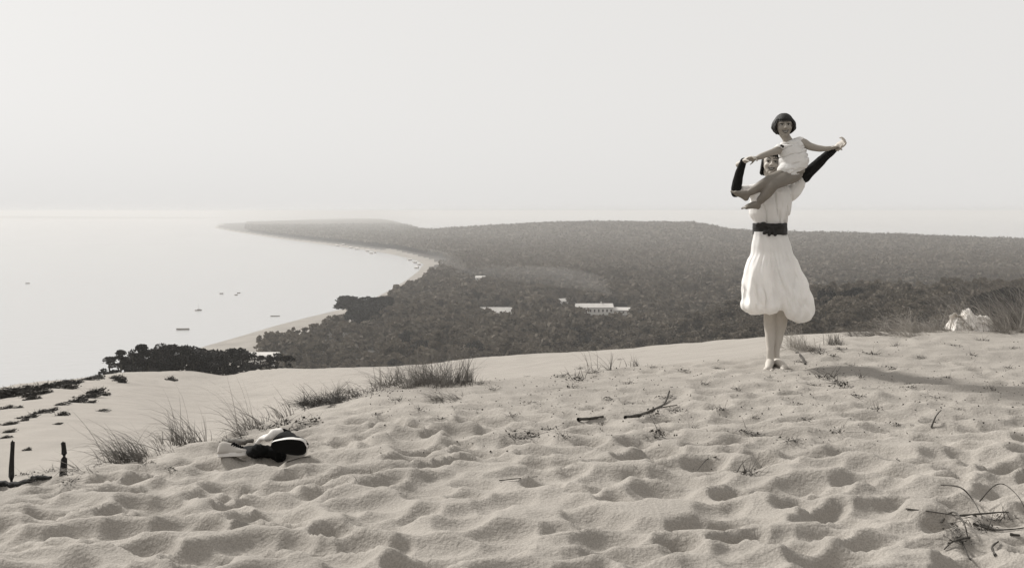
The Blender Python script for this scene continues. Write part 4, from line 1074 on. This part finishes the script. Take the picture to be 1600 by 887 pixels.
# bulging hem rows: px half widths shrink while the drop depends on the side
for (t, hwf, dpf) in ((.30, 1.005, 1.0), (.60, .97, .98), (.85, .87, .9), (1.0, .72, .75), (.93, .60, .6), (.6, .50, .5)):
    rows_.append((('hem', t), 1214.5, 58.0 * hwf, .24 * dpf))
nsub = 4
R2 = []
for i, rw in enumerate(rows_): R2.append(rw)
def hemz(a):                                                 # py of the hem by direction: left lobe, centre, low right lobe
    x = math.cos(a); 
    return 489 + 3.0 * max(0, math.sin(a * 1 + 0)) * 0 + (17.5 * max(0, (x - .18) / .82) ** .7 if x > .18 else 0) + (2.0 * max(0, -x) if x < 0 else 0)
for (py, cx, hw, dp) in R2:
    for k in range(NA):
        a = 2 * math.pi * k / NA
        if isinstance(py, tuple):
            t = py[1]; z = 470 + (hemz(a) - 470) * t
        else: z = py
        lo = 0 if isinstance(py, tuple) and hw < 45 else 1
        zz = z; f = min(1, max(0, (z - 395) / 50))
        fold = 1 + lo * f * (.05 * math.sin(a * 5 + 1.2 + .8 * math.sin(a * 2 + z * .02)) + .035 * math.sin(a * 11 + 2 + 1.5 * math.sin(a * 3 + z * .03)) + .012 * math.sin(a * 23 + z * .05)) + (1 - f) * .008 * math.sin(a * 16) + lo * .020 * math.exp(-((z - 408) / 14) ** 2) * math.sin(a * 31 + 2 * math.sin(a * 4))
        sq = abs(math.cos(a)) ** .9 * (1 if math.cos(a) > 0 else -1)
        x = hw * math.cos(a) * (1 + (fold - 1) * .35); y = dp * math.sin(a) * (1 + (fold - 1) * 2.0)
        V.append(W(cx + x, zz, .02 + y))
n = len(R2)
for i in range(n - 1):
    for k in range(NA): Fc.append((i * NA + k, (i + 1) * NA + k, (i + 1) * NA + (k + 1) % NA, i * NA + (k + 1) % NA))
me = bpy.data.meshes.new('skirt'); me.from_pydata([tuple(v) for v in V], [], Fc); me.update()
for p in me.polygons: p.use_smooth = True
sk = link('skirt', me, dress_mat, wo)
md = sk.modifiers.new('s', 'SUBSURF'); md.levels = 2; md.render_levels = 2
dg = bpy.context.evaluated_depsgraph_get(); dg.update(); m2 = bpy.data.meshes.new_from_object(sk.evaluated_get(dg)); sk.modifiers.clear(); sk.data = m2
nv = len(m2.vertices); co = np.empty(nv * 3, np.float32); m2.vertices.foreach_get('co', co); co = co.reshape(-1, 3); no = np.empty(nv * 3, np.float32); m2.vertices.foreach_get('normal', no); no = no.reshape(-1, 3)
fz = sstep(1.0, .6, co[:, 2])
rdg = np.abs(fbm(co[:, 0] * 7 + 1.3 * co[:, 2], co[:, 2] * 2.2 + 4, 3, 51) - .5)
dsp = fz * (-.016 * np.exp(-(rdg / .03) ** 2) * sstep(.40, .52, co[:, 2]) + .024 * (fbm(co[:, 0] * 12 + 3, co[:, 2] * 5, 3, 31) - .5) * 2 + .008 * (fbm(co[:, 0] * 30, co[:, 2] * 12, 3, 37) - .5) * 2) + .003 * (fbm(co[:, 0] * 40, co[:, 2] * 30, 2, 39) - .5)
m2.vertices.foreach_set('co', (co + no * dsp[:, None]).ravel().astype(np.float32)); m2.update()
# black sleeves over the forearms
B = Blob(); B.limb([(W(1149.5, 301, -.02), .036), (W(1150.5, 294, -.03), .042), (W(1152, 287, -.04), .040), (W(1155, 272, -.07), .034), (W(1159, 259, -.09), .028), (W(1161.5, 252, -.10), .026)])
B.build('black_sleeve', black_knit, wo, .005, 1, folds(.003, 50, 8, 5))
B = Blob(); B.limb([(W(1257.2, 275.8, .0), .049), (W(1266, 267, -.015), .044), (W(1281, 253, -.05), .040), (W(1294, 241, -.08), .032), (W(1303, 233.5, -.10), .027)])
B.build('black_sleeve', black_knit, wo, .005, 1, folds(.003, 50, 12, 5))
# sash with bow
B = Blob(); B.loft([ring(366.5, 1176.5, 1230, .112), ring(360, 1176, 1230, .115), ring(352, 1175.8, 1229.8, .115), ring(348.5, 1176.5, 1229.5, .113)])
sa = B.build('sash', sash_mat, wo, .004, 1, folds(.0035, 18, 15, 12))
B = Blob()
kn = W(1206, 356.5, -.105); B.ell(kn, (.018, .016, .018))
def flatloop(pts, wd, th):
    for i in range(len(pts) - 1):
        a, b = pts[i], pts[i + 1]; 
        d = (b - a); M = Matrix((d.normalized(), Vector((0, 1, 0)), d.normalized().cross(Vector((0, 1, 0))))).transposed()
        B.ell((a + b) / 2, (d.length * .62, th, wd * (1 if i else .7)), M, 8)
flatloop([kn, W(1198, 351, -.115), W(1188, 350, -.11), W(1181, 353, -.10)], .020, .010)
flatloop([kn, W(1215, 353, -.115), W(1224, 352, -.10)], .020, .010)
flatloop([kn, W(1200, 361, -.11), W(1192, 365, -.105)], .016, .007)
flatloop([kn, W(1209, 364, -.11), W(1213, 368, -.11)], .016, .007)
flatloop([kn, W(1203, 364, -.11), W(1201, 369, -.105)], .014, .007)
B.build('bow', sash_mat, sa, .004, 1)

# ---- the child
ch = empty('person', WB + W(1238, 272, -.06)); tag(ch, 'laughing dark haired child in a white romper sitting on the woman\'s shoulder, arms stretched out', 'person')
off = W(1238, 272, -.06)
_W = W
def W(px, py, dy=0.0): return _W(px, py, dy) - off
B = Blob()
cc = W(1225, 197, -.10); Mc = head_frame(Vector((-.10, -1, .02)), Vector((-.02, 0, 1))); sC = .092
head(B, cc, Mc, sC, True)
B.limb([(cc + Mc @ Vector((0, -.2, -.6)) * sC, .036), (W(1229, 216, -.08), .034), (W(1233, 226, -.08), .05)])
B.loft([(W(1237, 270, -.08), .10, .085, 0), (W(1238, 256, -.08), .095, .075, 0), (W(1238, 240, -.08), .095, .072, 0), (W(1236, 228, -.08), .085, .065, 0), (W(1233, 221, -.08), .04, .04, 0)])
# arms
B.limb([(W(1228, 232, -.09), .034), (W(1217, 234.5, -.11), .034), (W(1205, 238.5, -.15), .026), (W(1190, 244, -.16), .024), (W(1181, 247.5, -.15), .017)])
B.limb([(W(1245, 226, -.08), .036), (W(1254, 224, -.08), .040), (W(1266, 229, -.09), .030), (W(1279, 232, -.11), .026), (W(1291, 232.5, -.13), .020), (W(1297, 231.5, -.13), .017)])
hand(B, W(1182, 247, -.15), W(1168, 249, -.15) - W(1182, 247, -.15), Vector((.1, -.7, -.5)), .105, .30, 1, .016)
hand(B, W(1297, 231.5, -.13), W(1312, 229, -.16) - W(1297, 231.5, -.13), Vector((.1, -.2, -1)), .105, .40, -1, .016)
# legs crossing the woman's chest, bare feet
hipA, kneeA, ankA = W(1234, 271, -.10), W(1204, 281, -.21), W(1168, 302, -.20)
hipB, kneeB, ankB = W(1240, 273, -.10), W(1209, 289, -.24), W(1184, 317, -.20)
B.limb([(hipA, .058), (W(1220, 275, -.16), .050), (kneeA, .040), (W(1190, 290, -.21), .041), (W(1177, 297.5, -.205), .032), (ankA, .024)])
B.limb([(W(1243, 268, -.08), .060), (hipB, .062), (W(1224, 280, -.18), .056), (kneeB, .043), (W(1199, 301, -.23), .042), (W(1190, 311, -.215), .033), (ankB, .025)])
for an, heel, ball, toe in ((ankA, W(1165.5, 309.5, -.19), W(1152, 302.5, -.22), W(1144.5, 299, -.23)), (ankB, W(1184, 322.5, -.19), W(1169, 322.5, -.22), W(1160, 326, -.23))):
    B.limb([(an, .024), (heel, .023)]); B.limb([(an, .023), ((an + ball) / 2, .023), (ball, .020)])
    B.limb([(heel, .022), ((heel + ball) / 2, .018), (ball, .020)])
    d = (toe - ball).normalized(); up = Vector((0, 0, 1)); t = d.cross(up).normalized()
    B.limb([(ball, .021), (ball + d * .015, .018)])
    for k in range(5):
        q = ball + d * .010 + t * (.020 - .010 * k); B.limb([(q, .010 if k == 0 else .008), (q + d * (.034 - .004 * k), .0085 if k == 0 else .0065)], 8, 2)
cb = B.build('body', skin_c, ch, .0042, 3); cb.data.materials.append(leg_shade_m)
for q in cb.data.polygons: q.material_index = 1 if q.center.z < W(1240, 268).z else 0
face_parts(ch, cc, Mc, sC, True)
hair(ch, cc, Mc, sC, hair_brown, .34, -.60, .20, 4, 46, .14, .20)
# romper
B = Blob()
B.loft([ring(268, 1217, 1252, .10, -.08), ring(262, 1216, 1260, .108, -.08), ring(252, 1216, 1264, .105, -.08), ring(243, 1217, 1262, .10, -.08), ring(235, 1216, 1260, .092, -.08), ring(228, 1214, 1257, .08, -.08), ring(222, 1222, 1253, .062, -.08), ring(218, 1233, 1247, .045, -.07)])
B.V = [v - off for v in B.V] if False else B.V
B.limb([(W(1236, 262, -.10), .066), (W(1229, 266, -.13), .064), (W(1226, 267, -.14), .06)])
B.limb([(W(1242, 262, -.09), .066), (W(1238, 266, -.12), .064), (W(1231, 268, -.15), .062)])
B.limb([(W(1228, 230, -.08), .045), (W(1218, 233, -.10), .040)])
B.limb([(W(1244, 224, -.07), .045), (W(1250, 221.5, -.07), .042)])
def romper_folds(co):
    r = np.abs(fbm(co[:, 0] * 5 + 2 * co[:, 2], co[:, 2] * 17 - co[:, 0] * 4, 3, 61) - .5); return -.011 * np.exp(-(r / .035) ** 2) + .008 * (fbm(co[:, 0] * 20, co[:, 2] * 24, 3, 62) - .5)
B.build('romper', dress_mat, ch, .0050, 3, romper_folds)
B = Blob(); B.ell(W(1221, 227.5, -.155), (.010, .006, .008)); B.ell(W(1223.5, 229, -.155), (.009, .006, .010)); B.build('collar_bow', sash_mat, ch, 0)
W = _W

# ------------------------------------------------------------------ heap of shoes on the sand
def shoe(name, px, py, yaw, L, upper_m, sole_m, lab, roll=0.0, laces=None, high=False, lift=0.0, sy=1.0):
    p = hit(px, py); root = empty(name, p + Vector((0, 0, lift)), yaw); root.rotation_euler = (roll, 0, yaw); root.scale = (1, sy, 1); tag(root, lab, 'shoe')
    # sole outline, toe towards +x
    N = 24; out_ = []
    for i in range(N):
        t = i / (N - 1); x = (t - .5) * L; wv_ = L * (.135 + .045 * math.sin(math.pi * (t * 1.25 - .32))) * (max(0, 1 - (2 * t - 1) ** 8)) ** .5
        out_.append((x, wv_))
    V = []; Fc = []; ring_ = [(x, -w_) for x, w_ in out_] + [(x, w_) for x, w_ in out_[::-1]]
    n = len(ring_)
    for z, k in ((0, .97), (.004, 1.0), (.018, 1.0), (.022, .97)):
        for x, y in ring_: V.append((x * (1 if k == 1 else .99), y * k, z + .012 * max(0, (x / L - .25)) * 2))
    for j in range(3):
        for i in range(n): Fc.append((j * n + i, j * n + (i + 1) % n, (j + 1) * n + (i + 1) % n, (j + 1) * n + i))
    Fc.append(tuple(range(n))[::-1]); Fc.append(tuple(3 * n + i for i in range(n)))
    me = bpy.data.meshes.new('sole'); me.from_pydata(V, [], Fc); me.update(); so = link('sole', me, sole_m, root); me.materials.append(leather); me.polygons[3 * n].material_index = 1 if upper_m is leather else 0
    # upper
    V = []; Fc = []; M_ = 18; K = 15
    for i in range(M_):
        t = i / (M_ - 1); x = (t - .5) * L * .97; w_ = np.interp(t, [0, .04, .2, .5, .72, .9, .97, 1], [.03, .095, .125, .135, .165, .13, .08, .02]) * L
        hh = np.interp(t, [0, .05, .2, .42, .6, .8, .95, 1], [.2, .36, .40, .33, .22, .15, .10, .04] if not high else [.3, .55, .60, .48, .27, .17, .11, .04]) * L
        for k in range(K):
            a = math.pi * k / (K - 1); y = -w_ * math.cos(a) * (1 - .25 * math.sin(a) ** 2); z = .018 + hh * math.sin(a) ** .75
            V.append((x, y, z))
    for i in range(M_ - 1):
        for k in range(K - 1):
            if i < 7 and 6 <= k <= 7: continue        # the opening for the foot
            Fc.append((i * K + k, (i + 1) * K + k, (i + 1) * K + k + 1, i * K + k + 1))
    me = bpy.data.meshes.new('upper'); me.from_pydata(V, [], Fc); me.update(); me.flip_normals()
    for q in me.polygons: q.use_smooth = True
    o = link('upper', me, upper_m, root); md = o.modifiers.new('t', 'SOLIDIFY'); md.thickness = .004; md.offset = -1
    if laces:
        for k in range(5):
            t = .46 + .07 * k; x = (t - .5) * L; hh = np.interp(t, [.42, .6, .8], [.33, .22, .15]) * L
            B = Blob(); w_ = .055 * L
            B.limb([(Vector((x - .006, -w_ * 1.9, .016 + hh * .60)), .005), (Vector((x, -w_, .018 + hh * .95)), .006), (Vector((x + .010, 0, .026 + hh)), .006), (Vector((x, w_, .016 + hh * .93)), .005)], 6, 3)
            B.build('lace', laces, root, 0)
    return root
shoe('laced_shoe', 364, 715, .10, .165, canvas, rubber, 'pale canvas shoe with dark laces at the left end of the heap of clothes', -.35, leather)
shoe('black_shoe', 451, 718, math.radians(-14), .21, leather, rubber, 'large black shoe tipped on its side, white rimmed sole curving at the heap\'s right', math.radians(-72), high=True, lift=.062, sy=1.35)
shoe('black_shoe', 458, 703, math.radians(8), .17, leather, leather, 'second black shoe behind the white rimmed one, only its toe and heel showing', math.radians(8), high=True, lift=.0)
def lump(name, m, lab, cat, pts, vox=.006, amp=.006, seed=3, fq=30):
    p0 = hit(*pts[0][0]); B = Blob(); P = []
    for (px, py), Y_off, h, r in pts:
        g = hit(px, py); g.y += Y_off; P.append((g + Vector((0, 0, h)) - p0, r))
    B.limb(P, 14, 4); o = B.build(name, m, None, vox, 2, folds(amp, fq, seed, 4)); o.location = p0; tag(o, lab, cat); return o
lump('black_stocking', leather, 'crumpled black stocking bundled between the laced shoe and the big black shoe', 'stocking', [((382, 716), .0, .018, .020), ((394, 717), .01, .028, .032), ((404, 719), -.01, .050, .040), ((414, 719), .01, .028, .040), ((426, 720), -.01, .035, .034), ((440, 720), 0, .02, .03)], amp=.016, fq=22)
lump('white_sock', sock_mat, 'rolled white sock lying over the black stocking, pointing up to the right', 'sock', [((396, 710), .03, .045, .010), ((409, 708), .02, .062, .014), ((420, 708), .0, .078, .022), ((430, 707), .0, .092, .025), ((438, 706), .0, .108, .023)], amp=.003, fq=50)
lump('grey_scarf', grass_dark, 'pale crumpled cloth strip trailing behind the laced shoe', 'cloth', [((345, 712), .05, .03, .010), ((350, 706), .05, .045, .012), ((362, 705), .04, .05, .014), ((378, 706), .03, .045, .012), ((392, 708), .03, .045, .010)], amp=.008, fq=60)

# ------------------------------------------------------------------ crumpled white cloth at the right rim
pc = rim_hit(1515, 507); pc = Vector((pc.x, pc.y, pc.z))
kx_ = pc.y / F
def crumple(seed, A):
    def f(co):
        a = fbm(co[:, 0] * 18 + co[:, 1] * 9, co[:, 2] * 20 + 3, 3, seed); b = fbm(co[:, 0] * 9, co[:, 2] * 9 + co[:, 1] * 7, 2, seed + 5)
        return A * (np.abs(a - .5) * 4 - .5) + A * 1.5 * (np.abs(b - .5) * 4 - .5)
    return f
rc = empty('white_cloth', pc); tag(rc, 'crumpled white cloth bundle lying on the dune rim in front of the tall grass', 'cloth')
NX, NY = 150, 70
gx, gy = np.meshgrid(np.linspace(0, 1, NX), np.linspace(-1, 1, NY), indexing='ij')
hp = .88 * np.interp(gx * 74, [0, 4, 10, 17, 21, 25, 30, 36, 42, 52, 60, 67, 74], [2, 18, 24, 20, 27, 38, 36, 29, 26, 28, 21, 8, 1]) * kx_
X = (gx * 78 - 33) * kx_; Yc = gy * .13 * (1 + .3 * (fbm(gx * 5, gy * 0 + 1, 2, 7) - .5))
def ridge(a, b, sd_): return np.abs(fbm(a, b, 3, sd_) - .5) * 2
r1 = ridge(gx * 4.5 + gy * 1.2, gy * 2.5 + gx * 2, 81); r2 = ridge(gx * 14 - gy * 2, gy * 4.5, 83)
Zc = hp * np.clip(1 - np.abs(gy) ** 2.2, 0, 1) * (1.08 - .5 * r1) - .022 * r2 + .01 * (fbm(gx * 4, gy * 3, 2, 88) - .5)
X = X + .05 * (fbm(gx * 6, gy * 5 + 3, 3, 91) - .5); Yc = Yc + .07 * (fbm(gx * 7, gy * 5 + 9, 3, 93) - .5)
me = np_mesh('crumpled_cloth', np.stack([X.ravel(), Yc.ravel(), Zc.ravel() - .006], 1), grid_faces(NX, NY), True)
o = link('crumpled_cloth', me, paper, rc); md = o.modifiers.new('t', 'SOLIDIFY'); md.thickness = .003
# open mouthed fold at the left
V = []; Fc = []; NA = 40
for i in range(7):
    t = i / 6
    for k in range(NA):
        a = 2 * math.pi * k / NA; r = (.035 + .045 * t) * (1 + .16 * math.sin(3 * a + 1) + .10 * math.sin(7 * a + 2 * t) + .05 * math.sin(13 * a))
        V.append((-.075 - .075 * t + r * math.cos(a) * .75, .05 - .07 * t + r * math.cos(a) * -.3, .075 + .012 * t + r * math.sin(a) * 1.05))
for i in range(6):
    for k in range(NA): Fc.append((i * NA + k, i * NA + (k + 1) % NA, (i + 1) * NA + (k + 1) % NA, (i + 1) * NA + k))
Fc.append(tuple(range(NA))[::-1])
me = bpy.data.meshes.new('open_fold'); me.from_pydata(V, [], Fc); me.update()
for q in me.polygons: q.use_smooth = True
o = link('open_fold', me, paper, rc); md = o.modifiers.new('t', 'SOLIDIFY'); md.thickness = .004
